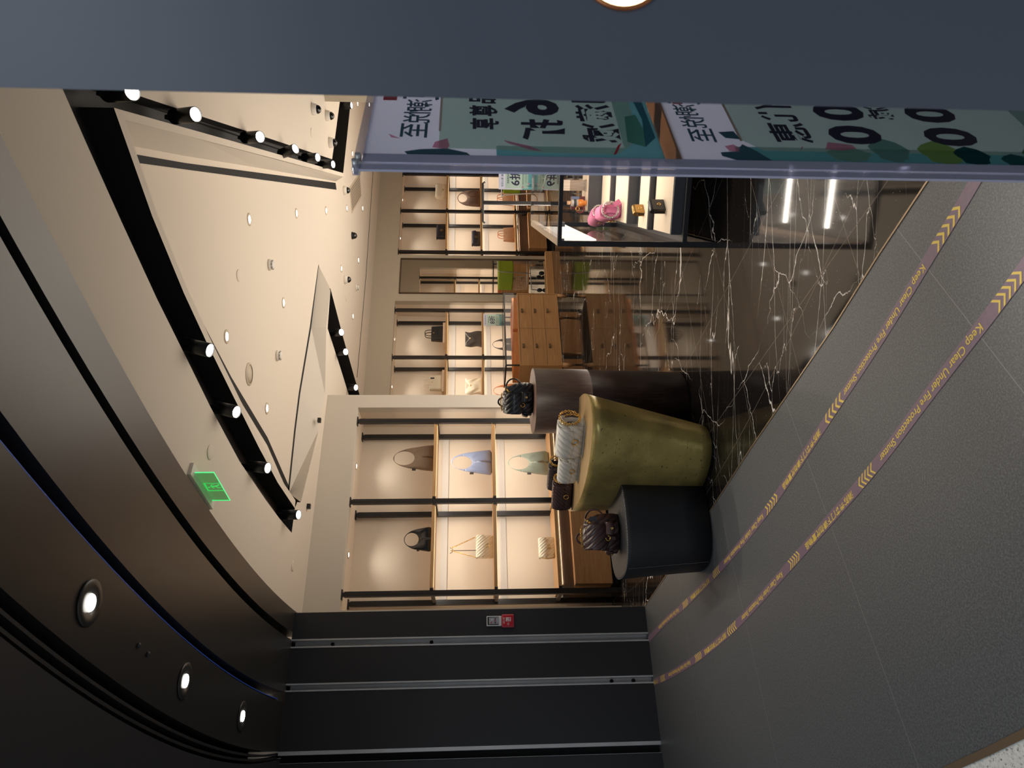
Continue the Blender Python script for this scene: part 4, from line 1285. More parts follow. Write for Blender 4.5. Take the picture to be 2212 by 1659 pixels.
def pouch(label, X, lx, z, w, h, d, mt, ly=0.20, group='slouchy bucket bags on the back shelves'):
    """soft bag whose top edge dips in the middle, with deep folds"""
    t = thing('slouchy_bag', label, 'handbag', (0, 0, 0), 0, group)
    t.matrix_world = X @ Matrix.Translation((lx, ly, z))
    nx, nz = 28, 14
    rings = []
    for k in range(nz + 1):
        q = k / nz; ring = []
        for i in range(56):
            a_ = 2 * PI * i / 56
            x = w / 2 * (1 - 0.05 * math.sin(q * PI)) * math.copysign(abs(math.cos(a_)) ** 0.4, math.cos(a_))
            y = d / 2 * (1 - 0.75 * q) * math.copysign(abs(math.sin(a_)) ** 0.5, math.sin(a_))
            dip = 0.26 * h * math.exp(-(x / (w * 0.2)) ** 2) * q ** 1.5
            y += 0.014 * math.sin(9 * x / w * 2 + 6 * q) * math.sin(PI * q) * (1 if y < 0 else 0.3)
            y += -0.02 * math.exp(-((x + 0.25 * w * (q - 0.6)) / (0.08 * w)) ** 2) * math.sin(PI * q) * (1 if y < 0 else 0)
            ring.append((x + 0.01 * math.sin(7 * q), y, h * q - dip))
        rings.append(ring)
    MB().loft(rings, True, True).build('body', mt, t)
    MB().sphere((0, -d * 0.24, h * 0.68), 0.014, 8, None, 1.0).build('clasp', M['gold'], t)
    return t


pouch('dark grey slouchy leather bag on the middle back shelf left of the mirror', BACK, 0.975, 1.379, 0.29, 0.285, 0.14, M['darkgrey'])
pouch('cream slouchy leather bag on the middle back shelf nearest the wall corner', BACK, 0.056, 1.379, 0.29, 0.28, 0.14, M['cream'])


def flap_bag(label, X, lx, z, w, h, d, mt, clasp='ring', chain=None, ly=0.20, rz=0.0, group='flap bags on the lit shelves', foot=True):
    t = thing('flap_bag', label, 'handbag', (0, 0, 0), 0, group)
    t.matrix_world = X @ Matrix.Translation((lx, ly, z)) @ Matrix.Rotation(rz, 4, 'Z')
    rings = [sering(0, 0, w / 2 * s, d / 2 * s2, 0, h * q, 40, 5) for q, s, s2 in ((0, 0.94, 0.85), (0.04, 0.99, 1.0), (0.5, 1.0, 1.05), (0.93, 0.99, 0.85), (1.0, 0.95, 0.6))]
    MB().loft(rings, True, True).build('body', mt, t)
    # flap: curved sheet from the back over the top to a pointed lower edge
    n = 18; rr = []
    for i in range(n + 1):
        x = -w / 2 * 0.985 + w * 0.985 * i / n
        low = h * (0.52 - 0.16 * (1 - abs(2 * i / n - 1)) ** 1.2)
        prof = [(d * 0.40, h * 0.92), (d * 0.30, h * 1.01), (-d * 0.28, h * 1.015), (-d * 0.47, h * 0.92), (-d * 0.56, (h * 0.92 + low) / 2), (-d * 0.565, low)]
        rr.append([(x, y, zz) for y, zz in prof] + [(x, y + 0.004, zz - 0.003) for y, zz in prof[::-1]])
    MB().loft(rr, True, True).build('flap', mt, t)
    if clasp == 'ring':
        MB().torus((0, -d * 0.60, h * 0.33), (0, 1, 0), 0.018, 0.003, 22, 6).build('clasp', M['gold'], t)
    else:
        b = MB().box(-0.022, 0.022, -d * 0.62, -d * 0.56, h * 0.33, h * 0.33 + 0.05); b.build('clasp', M['gold'], t)
        MB().box(-0.009, 0.009, -d * 0.625, -d * 0.615, h * 0.33 + 0.015, h * 0.33 + 0.035).build('clasp_center', M['navy'], t)
    if chain == 'up':
        top = Vector((-0.01, 0.04, 0.46))
        c = links(MB(), [(-w * 0.47, 0, h * 0.97), top + Vector((-0.014, 0, 0))], 0.006, 0.0022); links(c, [(w * 0.47, 0, h * 0.97), top + Vector((0.014, 0, 0))], 0.006, 0.0022)
        c.build('chain_strap', M['gold'], t)
    elif chain == 'side':
        s = [(-w * 0.47, 0, h * 0.9), (-w * 0.53, -d * 0.1, h * 0.5), (-w * 0.52, -d * 0.3, 0.012), (-w * 0.3, -d * 0.62, 0.008)]
        c = links(MB(), s, 0.006, 0.002); links(c, [(w * 0.47, 0, h * 0.9), (w * 0.52, 0, h * 0.45), (w * 0.50, -d * .2, 0.01)], 0.006, 0.002)
        c.build('chain_strap', M['gold'], t)
    elif chain == 'leather':
        MB().tube([(-w * 0.46, 0.0, h * 0.9), (-w * 0.54, -d * 0.2, h * 0.4), (-w * 0.53, -d * 0.3, 0.01), (-w * 0.2, -d * 0.7, 0.006)], 0.005, 6).build('strap', mt, t)
    return t


flap_bag('cream quilted flap bag with its chain raised on a hook stand', LEFT, 0.581, 1.316, 0.25, 0.185, 0.09, M['creamquilt'], 'ring', 'up')
hk = thing('bag_hook_stand', 'thin dark hook stand that holds up the chain of the cream quilted bag', 'display stand', (0, 0, 0))
hk.matrix_world = LEFT @ Matrix.Translation((0.575, 0.30, 1.316))
MB().tube([(0, 0, 0.004), (0, 0, 0.44)], 0.004, 8).build('rod', M['frame_brown'], hk)
MB().tube([(-0.03, 0, 0.475), (-0.026, -0.01, 0.455), (0, 0, 0.44), (0.026, -0.01, 0.455), (0.03, 0, 0.475)], 0.0035, 6).build('hook', M['frame_brown'], hk)
MB().lathe([(0.0001, 0), (0.04, 0), (0.04, 0.005), (0.0001, 0.006)], 24).build('base', M['frame_brown'], hk)
flap_bag('cream quilted flap bag on the lowest shelf, chain lying beside it', LEFT, 0.557, 0.643, 0.225, 0.17, 0.085, M['creamquilt'], 'ring', 'side')
flap_bag('white leather flap bag with wavy flap on the top shelf right of the mirror', BACK, 4.30, 2.036, 0.33, 0.215, 0.10, M['cream'], 'ring', 'leather')
flap_bag('navy flap bag with square gold clasp on the top shelf just right of the mirror', BACK, 3.31, 2.036, 0.30, 0.175, 0.10, M['navy'], 'square', 'leather')
flap_bag('navy flap bag with square gold clasp on the middle shelf just right of the mirror', BACK, 3.165, 1.389, 0.31, 0.16, 0.10, M['navy'], 'square', 'leather')
flap_bag('blue patterned box bag on the top shelf seen in the mirror', RIGHT, 1.75, 2.001, 0.30, 0.20, 0.11, M['bluebag'], 'ring', None)
pouch('dark grey bag on the middle shelf seen in the mirror', RIGHT, 1.85, 1.381, 0.28, 0.24, 0.14, M['darkgrey'], group='bags seen in the mirror')


# ---- quilted shoulder bags on the brass pedestal, end towards the camera, chain looped over the end
def quilt_bag(label, loc, rz, mt, plain, chainm=None, s=1.0, tagm=None, chain2=True, ring=True, group='quilted shoulder bags on the brass pedestal', pleat=True):
    t = thing('quilted_shoulder_bag', label, 'handbag', loc, rz, group)
    t.scale = (s, -s, s)
    chainm = chainm or M['gold']
    # local x: away from the visible end towards the far end; y: thickness; z up
    Lb, D, Hh = 0.25, 0.135, 0.165
    rings = []
    for k in range(15):
        q = k / 14
        e = 1 - abs(2 * q - 1) ** 6
        ring = []
        for i in range(40):
            a_ = 2 * PI * i / 40
            c, sn = math.cos(a_), math.sin(a_)
            yy = D / 2 * math.copysign(abs(c) ** 0.7, c) * (0.80 + 0.20 * e)
            zz = Hh / 2 + Hh / 2 * math.copysign(abs(sn) ** 0.62, sn) * (0.94 + 0.06 * e)
            yy *= 1 - 0.38 * max(0, (zz / Hh - 0.45)) ** 1.0          # narrower towards the top
            ring.append((Lb * q + (0.012 * math.sin(PI * zz / Hh) if q == 0 else 0), yy, max(0.0, zz)))
        rings.append(ring)
    MB().loft(rings, True, True).build('body', mt, t)
    # flap over the top, hanging on the -y face
    rr = []
    for i in range(13):
        x = 0.012 + (Lb - 0.02) * i / 12
        low = Hh * (0.50 - 0.10 * math.sin(PI * i / 12))
        prof = [(D * 0.36, Hh * 0.80), (D * 0.26, Hh * 0.985), (0.0, Hh * 1.03), (-D * 0.32, Hh * 0.99), (-D * 0.47, Hh * 0.78), (-D * 0.535, low)]
        rr.append([(x, y, z) for y, z in prof] + [(x, y + 0.006 * (1 if y < 0 else -1), z - 0.005) for y, z in prof[::-1]])
    MB().loft(rr, True, True).build('flap', mt, t)
    if ring:
        MB().torus((Lb * 0.42, -D * 0.57, Hh * 0.36), (0.1, 1, 0.15), 0.019, 0.0035, 24, 8).build('clasp_ring', M['gold'], t)
    # folded gusset on the end
    if pleat:
        MB().loft([[(-0.004, -0.028, 0.02), (-0.004, 0.0, 0.025), (-0.004, 0.028, 0.02)], [(-0.020, -0.020, 0.08), (0.006, 0.0, 0.08), (-0.020, 0.020, 0.08)], [(-0.012, -0.022, 0.135), (0.008, 0.0, 0.13), (-0.012, 0.022, 0.135)]], True, False, None, False).build('gusset', plain, t)
    hp = [( -0.010 - 0.012 * math.sin(a_), 0.030 * math.cos(a_), 0.125 + 0.026 * math.sin(a_)) for a_ in [PI * i / 12 for i in range(13)]]
    MB().tube(hp, 0.011, 10).build('rolled_edge', plain, t)
    # chain looped round the end
    lp = [(-0.030 - 0.006 * math.cos(a_), 0.060 * math.cos(a_), 0.095 + 0.062 * math.sin(a_)) for a_ in [2 * PI * i / 60 for i in range(61)]]
    c = links(MB(), lp, 0.0068 / 1, 0.0026)
    if chain2:
        lp2 = [(-0.020 + 0.01 * math.sin(a_), 0.052 * math.cos(a_) - 0.004, 0.088 + 0.058 * math.sin(a_)) for a_ in [2 * PI * i / 60 for i in range(61)]]
        links(c, lp2, 0.006, 0.0022)
    c.build('chain_strap', chainm, t)
    MB().box(0.0, Lb, -D * 0.40, D * 0.40, 0.0, 0.004).build('base_panel', plain, t)
    if tagm is not None:
        X = Matrix.Translation((-0.045, 0.052, 0.045)) @ Matrix.Rotation(R(35), 4, 'X')
        MB().box(-0.001, 0.001, -0.018, 0.018, -0.028, 0.028, X).build('price_tag', tagm, t)
    return t


M['burgq'] = quilt_leather('burgundy_shoulder_bag_leather', (74, 50, 46), 12, 0.3, 40, 0.6)
whp = mat('white_smooth_leather', (226, 218, 204), 0.45)
ZB = 0.8005
quilt_bag('white quilted chain bag on the brass pedestal, the larger one nearest the brown pedestal', (-0.25, 4.68, ZB), R(146), M['whitequilt'], whp, None, 1.08, None)
quilt_bag('smaller white quilted chain bag with white price tag in the middle of the brass pedestal', (-0.50, 4.90, ZB), R(146), M['whitequilt'], whp, None, 0.86, M['paper'])
quilt_bag('dark brown quilted chain bag behind the smaller white one on the brass pedestal', (-0.62, 5.48, ZB), R(150), M['darkquilt'], M['blackleather'], None, 0.92, None)
quilt_bag('burgundy quilted chain bag with brown price tag at the left tip of the brass pedestal', (-0.72, 5.22, ZB), R(155), M['burgq'], M['burgplain'], None, 0.90, M['burgplain'])


# ---- drawstring backpacks
def backpack(label, loc, rz, mt, plain, s=1.0, handle_side=1, front_strap=False, group='quilted drawstring backpacks'):
    t = thing('backpack', label, 'backpack', loc, rz, group)
    t.scale = (s, s, s)
    # local: front is -y, z up
    rings = []
    for q, a_, b_, dy in ((0, 0.112, 0.062, 0), (0.03, 0.124, 0.072, 0), (0.30, 0.130, 0.080, 0), (0.62, 0.122, 0.074, 0), (0.82, 0.100, 0.060, 0.004), (0.93, 0.090, 0.052, 0.006), (1.0, 0.096, 0.056, 0.008)):
        ring = sering(0, dy, a_, b_, 0, 0.225 * q, 56, 2.9)
        if q > 0.6:
            ring = [(x * (1 + 0.05 * math.sin(9 * 2 * PI * i / 56) * (q - 0.5)), y * (1 + 0.10 * math.sin(9 * 2 * PI * i / 56) * (q - 0.5)), z) for i, (x, y, z) in enumerate(ring)]
        rings.append(ring)
    # open mouth: turn inwards
    rings.append(sering(0, 0.008, 0.086, 0.046, 0, 0.221, 56, 2.9)); rings.append(sering(0, 0.008, 0.078, 0.040, 0, 0.17, 56, 2.9))
    MB().loft(rings, True, True).build('body', mt, t)
    # lid: falls from the back over the front left half
    rr = []
    for i in range(15):
        u = i / 14; x = -0.088 + 0.176 * u; k = math.sin(PI * min(1, max(0, u)))
        low = 0.115 - 0.028 * k ** 0.8
        prof = [(0.066, 0.165), (0.060, 0.205), (0.034, 0.238 + 0.008 * k), (-0.018, 0.246 + 0.008 * k), (-0.066, 0.222), (-0.092, 0.175), (-0.096, low)]
        rr.append([(x, y, z) for y, z in prof] + [(x, y + 0.009, z - 0.008) for y, z in prof[::-1]])
    X = Matrix.Translation((-0.030, 0.0, -0.004))
    lid = MB().loft(rr, True, True, X).build('lid', mt, t)
    # pockets with flaps and snaps
    for (px, py, ang, w_, h_) in ((0.025, -0.080, 0, 0.085, 0.085), (-0.118, -0.020, -70, 0.062, 0.075)):
        X = Matrix.Translation((px, py, 0.012)) @ Matrix.Rotation(R(ang), 4, 'Z')
        p = MB().loft([sering(0, 0, w_ / 2 * a_, 0.024 * a_, 0, h_ * q, 32, 3.2) for q, a_ in ((0, 0.9), (0.08, 1.0), (0.8, 1.0), (1.0, 0.85))], True, True, X).build('pocket', mt, t)
        rr = []
        for i in range(11):
            u = i / 10; x = -w_ / 2 * 1.02 + w_ * 1.02 * u; low = h_ * (0.52 - 0.10 * math.sin(PI * u))
            prof = [(0.018, h_ * 0.98), (0.0, h_ * 1.07), (-0.020, h_ * 1.0), (-0.029, h_ * 0.8), (-0.031, low)]
            rr.append([(x, y, z) for y, z in prof] + [(x, y + 0.005, z - 0.005) for y, z in prof[::-1]])
        MB().loft(rr, True, True, X).build('pocket_flap', plain, p)
        Xs = X @ Matrix.Translation((0, -0.0325, h_ * 0.56)) @ Matrix.Rotation(R(90), 4, 'X')
        MB().lathe([(0.0001, 0.0), (0.0098, 0.0), (0.0095, 0.003), (0.006, 0.005), (0.0045, 0.003), (0.0001, 0.003)], 18, Xs).build('snap', M['gold'], p)
    # C shaped gold buckle under the lid with its strap
    MB().torus((-0.040, -0.104, 0.088), (0.12, 1, 0.1), 0.0155, 0.0042, 26, 8, None, R(35), R(325)).build('buckle', M['gold'], t)
    bevel(MB().box(-0.052, -0.028, -0.100, -0.094, 0.035, 0.078).build('buckle_strap', plain, t), 0.002)
    # grab handle with gold rings and chain
    hs = handle_side
    hp = [(hs * (0.082 + 0.075 * math.sin(a_)), 0.030 - 0.02 * math.cos(a_), 0.155 + 0.062 * -math.cos(a_)) for a_ in [PI * i / 16 for i in range(17)]]
    MB().tube(hp, 0.0058, 8, False, None, 1.6).build('side_handle', plain, t)
    bh = [(-0.040 + 0.040 * math.cos(a_), 0.062, 0.222 + 0.058 * math.sin(a_)) for a_ in [PI * i / 14 for i in range(15)]]
    MB().tube(bh, 0.0050, 8, False, None, 1.5).build('top_handle', plain, t)
    g = MB()
    g.torus((hs * 0.086, 0.008, 0.094), (0, 1, 0.3), 0.009, 0.0025, 14, 6); g.torus((hs * 0.086, 0.045, 0.216), (1, 0, 0), 0.009, 0.0025, 14, 6)
    g.torus((-0.080, 0.062, 0.222), (1, 0, 0), 0.008, 0.0025, 14, 6); g.torus((0.0, 0.062, 0.222), (1, 0, 0), 0.008, 0.0025, 14, 6)
    g.build('ring_set', M['gold'], t)
    c = links(MB(), [(-0.095 + 0.14 * u, -0.020 - 0.02 * math.sin(PI * u), 0.253 + 0.010 * math.sin(PI * u)) for u in [i / 20 for i in range(21)]], 0.006, 0.0022)
    links(c, [(0.03, -0.05, 0.226), (0.06, -0.062, 0.20), (0.075, -0.045, 0.212), (0.085, 0.0, 0.225)], 0.006, 0.0022)
    c.build('chain_trim', M['gold'], t)
    MB().box(0.075, 0.105, -0.066, -0.064, 0.155, 0.205).build('hang_tag', mat('dark_tag', (70, 66, 72), 0.35), t)
    return t


backpack('black quilted drawstring backpack on the dark brown round pedestal', (-0.105, 5.21, 1.1005), R(-8), M['blackquilt'], M['blackleather'], 0.90, 1)
backpack('burgundy quilted drawstring backpack on the black leather pedestal', (-1.005, 4.76, 0.5605), R(12), M['burgundy'], M['burgplain'], 0.98, 1)

# ================================================================== DRAWER TABLE
def drawer_table(loc, rz, label, group='oak drawer tables with glass tops'):
    t = thing('drawer_table', label, 'table', loc, rz, group)
    W_, D_ = 1.345, 0.62
    fr = MB()
    fr.box(-W_, 0, 0.0, D_, 0.225, 0.245); fr.box(-W_, 0, 0, D_, 0.833, 0.853); fr.box(-W_, -W_ + 0.02, 0, D_, 0.245, 0.833); fr.box(-0.02, 0, 0, D_, 0.245, 0.833); fr.box(-W_ + 0.02, -0.02, 0.03, D_ - 0.01, 0.245, 0.833)
    bevel(fr.build('carcass', M['woodtable'], t), 0.003)
    cw = (W_ - 0.04) / 2; ch = 0.588 / 3
    for i in range(2):
        for k in range(3):
            x0 = -W_ + 0.02 + cw * i; z0 = 0.245 + ch * k
            d = bevel(MB().box(x0 + 0.002, x0 + cw - 0.002, 0.006, 0.028, z0 + 0.002, z0 + ch - 0.002).build('drawer', M['woodtable'], t), 0.002)
            cx = x0 + cw * 0.5
            h = MB().box(cx - 0.035, cx + 0.035, -0.018, 0.006, z0 + ch - 0.058, z0 + ch - 0.030)
            bevel(h.build('handle', mat('smoked_handle', (120, 98, 72), 0.4) if 'smoked_handle' not in bpy.data.materials else bpy.data.materials['smoked_handle'], d), 0.004)
    for x in (-W_ + 0.03, -0.03):
        for y in (0.03, D_ - 0.03):
            lg = MB().loft([sering(x, y, 0.017, 0.017, 0, 0.065, 20, 5), sering(x, y, 0.028, 0.028, 0, 0.226, 20, 5)], True).build('leg', M['woodtable'], t)
            MB().lathe([(0.013, 0.0), (0.014, 0.065)], 16, None, x, y, True, True).build('foot', M['blackmetal'], lg)
    tf = MB()
    for z in (1.040,):
        tf.box(-W_, 0, 0, 0.018, z, z + 0.022); tf.box(-W_, 0, D_ - 0.018, D_, z, z + 0.022); tf.box(-W_, -W_ + 0.018, 0.018, D_ - 0.018, z, z + 0.022); tf.box(-0.018, 0, 0.018, D_ - 0.018, z, z + 0.022)
    for x in (-W_, -0.018):
        for y in (0, D_ - 0.018): tf.box(x, x + 0.018, y, y + 0.018, 0.853, 1.040)
    tf.build('glass_case_frame', M['blackmetal'], t)
    MB().box(-W_ + 0.018, -0.018, 0.018, D_ - 0.018, 1.052, 1.060).build('glass_top', M['glass'], t)
    g = MB().box(-W_ + 0.018, -0.018, 0.006, 0.010, 0.855, 1.040)
    g.build('glass_front', M['glass'], t)
    for a, b in ((-W_ + 0.05, -W_ / 2 - 0.03), (-W_ / 2 + 0.03, -0.05)):
        tr = MB().box(a, b, 0.06, D_ - 0.06, 0.855, 0.862); tr.box(a, b, 0.06, 0.072, 0.862, 0.93); tr.box(a, b, D_ - 0.072, D_ - 0.06, 0.862, 0.93); tr.box(a, a + 0.012, 0.072, D_ - 0.072, 0.862, 0.93); tr.box(b - 0.012, b, 0.072, D_ - 0.072, 0.862, 0.93)
        tr.build('tray', M['woodtray'], t)
    return t


TB = drawer_table((1.412, 10.978, 0), R(31.9), 'oak six drawer table with black framed glass top before the back wall')
# the drawer fronts face the camera: local -y
tb2 = copy_tree(TB, (5.0, 11.2, 0), R(255 + 180 + 0), 'oak six drawer table seen reflected in the tall mirror')
tb2.rotation_euler = (0, 0, R(255)); tb2.location = (4.3, 11.2, 0)

# ================================================================== GLASS DISPLAY COUNTER
CF = frame((0.86, 4.40, 0), -16.0)
WC, DC, HC = 1.30, 2.15, 1.0145
t = thing('display_counter', 'black framed glass display counter with stepped linen tiers', 'display counter')
t.matrix_world = CF
fr = MB()
fr.box(0, 0.034, 0, 0.034, 0.0, HC); fr.box(WC - 0.034, WC, 0, 0.034, 0, HC); fr.box(0, 0.034, DC - 0.034, DC, 0, HC); fr.box(WC - 0.034, WC, DC - 0.034, DC, 0, HC)
fr.box(0.034, WC - 0.034, 0, 0.034, HC - 0.024, HC); fr.box(0.034, WC - 0.034, 0, 0.034, 0.197, 0.225)
fr.box(0, 0.034, 0.034, DC - 0.034, 0.0, 0.03); fr.box(WC - 0.034, WC, 0.034, DC - 0.034, 0, 0.03)
fr.box(0.034, WC - 0.034, DC - 0.034, DC, HC - 0.024, HC); fr.box(0.034, WC - 0.034, DC - 0.034, DC, 0.197, 0.225)
fr.box(0, 0.034, 0.034, DC - 0.034, 0.197, 0.225); fr.box(WC - 0.034, WC, 0.034, DC - 0.034, 0.197, 0.225)
fr.build('frame', M['darkmetal'], t)
MB().box(0.0, 0.045, 0.034, DC - 0.034, HC - 0.045, HC - 0.002).box(WC - 0.045, WC, 0.034, DC - 0.034, HC - 0.045, HC - 0.002).build('side_rail', M['champagne'], t)
MB().box(0.034, WC - 0.034, 0.010, 0.014, 0.225, HC - 0.024).build('glass_front', M['glass'], t)
MB().box(0.045, WC - 0.045, 0.034, DC - 0.034, HC - 0.006, HC).build('glass_top', M['glass'], t)
MB().box(0.010, 0.014, 0.034, DC - 0.034, 0.225, HC - 0.045).build('glass_side', M['glass'], t)
MB().box(WC - 0.014, WC - 0.010, 0.034, DC - 0.034, 0.225, HC - 0.045).build('glass_side', M['glass'], t)
MB().box(0.034, WC - 0.034, 0.034, DC - 0.034, 0.205, 0.222).build('floor_panel', M['plinth'], t)
tiers = [(0.075, 0.06, 0.50, 0.29), (0.075, 0.52, 0.80, 0.33), (0.095, 0.86, 1.33, 0.405), (0.095, 1.36, 1.72, 0.445), (0.15, 1.74, 2.08, 0.56)]
for x0, y0, y1, z in tiers:
    r = MB().box(x0, WC - 0.07, y0, 2.09 if z < 0.5 else y1 + 0.02, 0.222, z - 0.004).build('riser', M['plinth'], t)
    MB().box(x0 + 0.004, WC - 0.074, y0 + 0.012, y1, z - 0.004, z).build('linen_top', M['linen'], r)
for y0, z in ((0.55, 0.93), (1.25, 0.93)):
    c = CF @ Vector((WC / 2, y0, 0.97))
    l = lamp('counter_light', 'AREA', c, 7, WARM2, c + Vector((0, 0, -1)), 1.1, 0.05)
    l.rotation_euler = (0, 0, R(-16))


def in_counter(x, y, z): return CF @ Vector((x, y, z))


# contents
pb = mat('pink_smooth_leather', (216, 120, 160), 0.4)
for (x, y, s, rz, lb) in ((0.185, 1.06, 0.98, R(98), 'pink chain shoulder bag lying on the glass counter tier, front one'), (0.155, 1.40, 0.80, R(112), 'pink chain bag standing in for the reflection of the front one in the glass counter')):  # rear bag is added as the mirrored image of the front bag
    zz = 0.4052 if y < 1.35 else 0.4452
    quilt_bag(lb, in_counter(x, y, zz), rz - R(16), M['pink'], pb, M['silver'], s, pb if s > 0.9 else None, True, False, 'pink bags in the glass counter')
for i, (mt, w_, h_, x, y, z, lb) in enumerate(((M['blackleather'], 0.10, 0.085, 0.24, 0.26, 0.2902, 'black folded wallet with gold clasp on the lowest counter tier'), (M['goldleather'], 0.085, 0.065, 0.20, 0.66, 0.3302, 'small gold card holder on the second counter tier'))):
    t2 = thing('wallet', lb, 'wallet', in_counter(x, y, z), R(35), 'small leather goods in the glass counter')
    cv = MB()
    pr = [(-w_ / 2, 0), (w_ / 2, 0), (w_ / 2 * 0.9, h_), (-w_ / 2 * 0.9, h_)]
    for sgn, yy in ((-1, -0.016), (1, 0.012)):
        cv.box(-w_ / 2, w_ / 2, yy - 0.005, yy + 0.005, 0, h_)
    cv.tube([(-w_ / 2, -0.002, h_ - 0.002), (w_ / 2, -0.002, h_ - 0.002)], 0.0185, 14)
    bevel(cv.build('cover', mt, t2), 0.003)
    MB().box(-w_ / 2 + 0.006, w_ / 2 - 0.006, -0.009, -0.004, 0.002, h_ - 0.012).box(-w_ / 2 + 0.006, w_ / 2 - 0.006, 0.000, 0.005, 0.002, h_ - 0.012).build('inner_leaf', M['frame_brown'], t2)
    MB().torus((0, -0.0225, h_ * 0.45), (0, 1, 0), 0.010, 0.0028, 16, 6).build('clasp', M['gold'], t2)
ZT = 0.5602
bp = thing('perfume_bottle', 'clear bottle with amber lower half on the rear counter tier', 'perfume', in_counter(0.215, 1.80, ZT - 0.115 + 0.115))
MB().lathe([(0.0001, 0), (0.018, 0), (0.022, 0.006), (0.024, 0.014), (0.020, 0.022), (0.030, 0.030), (0.032, 0.040), (0.032, 0.075), (0.0001, 0.075)], 24).build('amber_base', M['orange'], bp)
MB().lathe([(0.031, 0.0755), (0.031, 0.125), (0.026, 0.134), (0.0001, 0.134)], 24).build('clear_body', M['clearplastic'], bp)
MB().lathe([(0.0315, 0.090), (0.0322, 0.091), (0.0322, 0.112), (0.0315, 0.113)], 24).build('label_band', M['plinth'], bp)
MB().lathe([(0.016, 0.134), (0.016, 0.168), (0.0001, 0.169)], 20).build('cap', mat('wood_cap', (190, 150, 110), 0.5), bp)
gb = thing('gift_box', 'dark red box with a blue card behind the bottle in the glass counter', 'box', in_counter(0.185, 1.92, ZT), R(-8))
bevel(MB().box(-0.03, 0.08, -0.03, 0.03, 0, 0.12).build('box_body', mat('maroon_card', (112, 46, 52), 0.5), gb), 0.002)
MB().box(0.02, 0.078, -0.0335, -0.0305, 0.05, 0.118).build('card', mat('blue_card', (120, 140, 180), 0.6), gb)
wt = thing('watch', 'gold rimmed watch resting beside the amber bottle in the glass counter', 'watch', in_counter(0.165, 1.80, ZT), R(-8))
MB().torus((0, 0, 0.05), (0.2, 1, 0), 0.032, 0.008, 22, 8).build('strap', mat('maroon_strap', (120, 50, 52), 0.45), wt)
MB().torus((0, -0.012, 0.078), (0, 1, 0.25), 0.016, 0.004, 20, 8).build('case', M['gold'], wt)
wb = thing('wooden_board', 'grey washed wooden panel standing on the rear counter tier', 'display panel', in_counter(0.36, 1.86, ZT), R(-16))
bevel(MB().box(-0.045, 0.045, -0.012, 0.012, 0, 0.20).build('panel', M['greywood'], wb), 0.002)
MB().box(-0.05, 0.05, -0.03, 0.03, 0, 0.01).build('foot', M['greywood'], wb)

# ================================================================== SIGNS
M['mint'] = paper('mint_print', (206, 228, 212))
M['lilac'] = paper('lilac_print', (224, 226, 238))
M['tealprint'] = paper('teal_print', (130, 196, 196))
M['pinkprint'] = paper('pink_print', (228, 160, 180))


def flat_shape(pts, parent, name, mt, f):
    return MB().add([f(p) for p in pts], [tuple(range(len(pts)))]).build(name, mt, parent, flat=True)


def small_sign(label, loc, rz, num, off, group='small discount signs on glass tops', w=0.21, h=0.297):
    t = thing('discount_sign', label, 'sign', loc, rz, group)
    MB().box(-w / 2 - 0.004, w / 2 + 0.004, -0.005, -0.002, 0.006, h + 0.006).build('acrylic_plate', M['glass'], t)
    MB().box(-w / 2 - 0.004, w / 2 + 0.004, -0.04, 0.04, 0.0, 0.006).build('acrylic_foot', thin_glass('acrylic_foot', (235, 240, 240), haze=0.12), t)
    MB().box(-w / 2, w / 2, -0.001, 0.001, 0.008, h + 0.004).build('poster', M['lilac'], t)
    ps = t.children[-1]
    f = lambda p, d=0.0: Vector((p[0] * w, -0.0016 - d, 0.008 + p[1] * (h - 0.004)))
    def rect(a, b, c, d, nm, mt, lay=0.0): return flat_shape([(a, b), (c, b), (c, d), (a, d)], ps, nm, mt, lambda p: f(p, lay))
    rect(-0.5, 0.0, 0.5, 0.30, 'teal_band', M['tealprint']); rect(-0.46, 0.12, 0.46, 0.80, 'mint_panel', M['mint'], 0.0002)
    for gx, dx, hh in ((-0.38, 0.05, 0.22), (-0.34, 0.16, 0.17), (-0.30, -0.10, 0.19), (0.36, 0.08, 0.2), (0.40, -0.12, 0.15)):
        flat_shape([(gx - 0.015, 0.02), (gx + 0.015, 0.02), (gx + dx, hh)], ps, 'grass_blade', M['inkteal'], lambda p: f(p, 0.0004))
    for cx, cz in ((-0.40, 0.28), (-0.26, 0.10), (0.30, 0.06)):
        flat_shape([(cx + 0.05 * math.cos(i * PI / 4) * (1 if i % 2 else 0.6), cz + 0.036 * math.sin(i * PI / 4) * (1 if i % 2 else 0.6)) for i in range(8)], ps, 'blossom', M['pinkprint'], lambda p: f(p, 0.0005))
    def tx(body, size, x, z, mt, of=0.0): return text_on(ps, body, size, f((x, z), 0.0008), mt, (1, 0, 0), (0, 0, 1), 'lettering', of)
    tx('有初心夏 漫忆新生', 0.020, 0, 0.885, M['inkteal'], 0.006); tx('指定商品低至', 0.018, 0, 0.715, M['ink'], 0.008)
    tx(num, 0.098, 0.0, 0.49, M['ink'], 0.022); tx(off, 0.0125, 0, 0.275, M['ink'], 0.008)
    for z in (0.20, 0.17): rect(-0.22, z, 0.22, z + 0.006, 'fine_print', M['inkteal'], 0.0006)
    return t


p = onz(1085, 694, 1.0605)
dt = Vector((-0.849, -0.529))
small_sign('8 discount sign with mint panel standing on the drawer table', (p.x + 0.03, p.y + 0.10, 1.0605), R(22), '8折', 'SAVE UP TO 20% OFF')
small_sign('6 discount sign with mint panel standing on the glass counter', tuple(in_counter(0.42, 1.96, HC)), R(-6), '6折', 'SAVE UP TO 40% OFF')

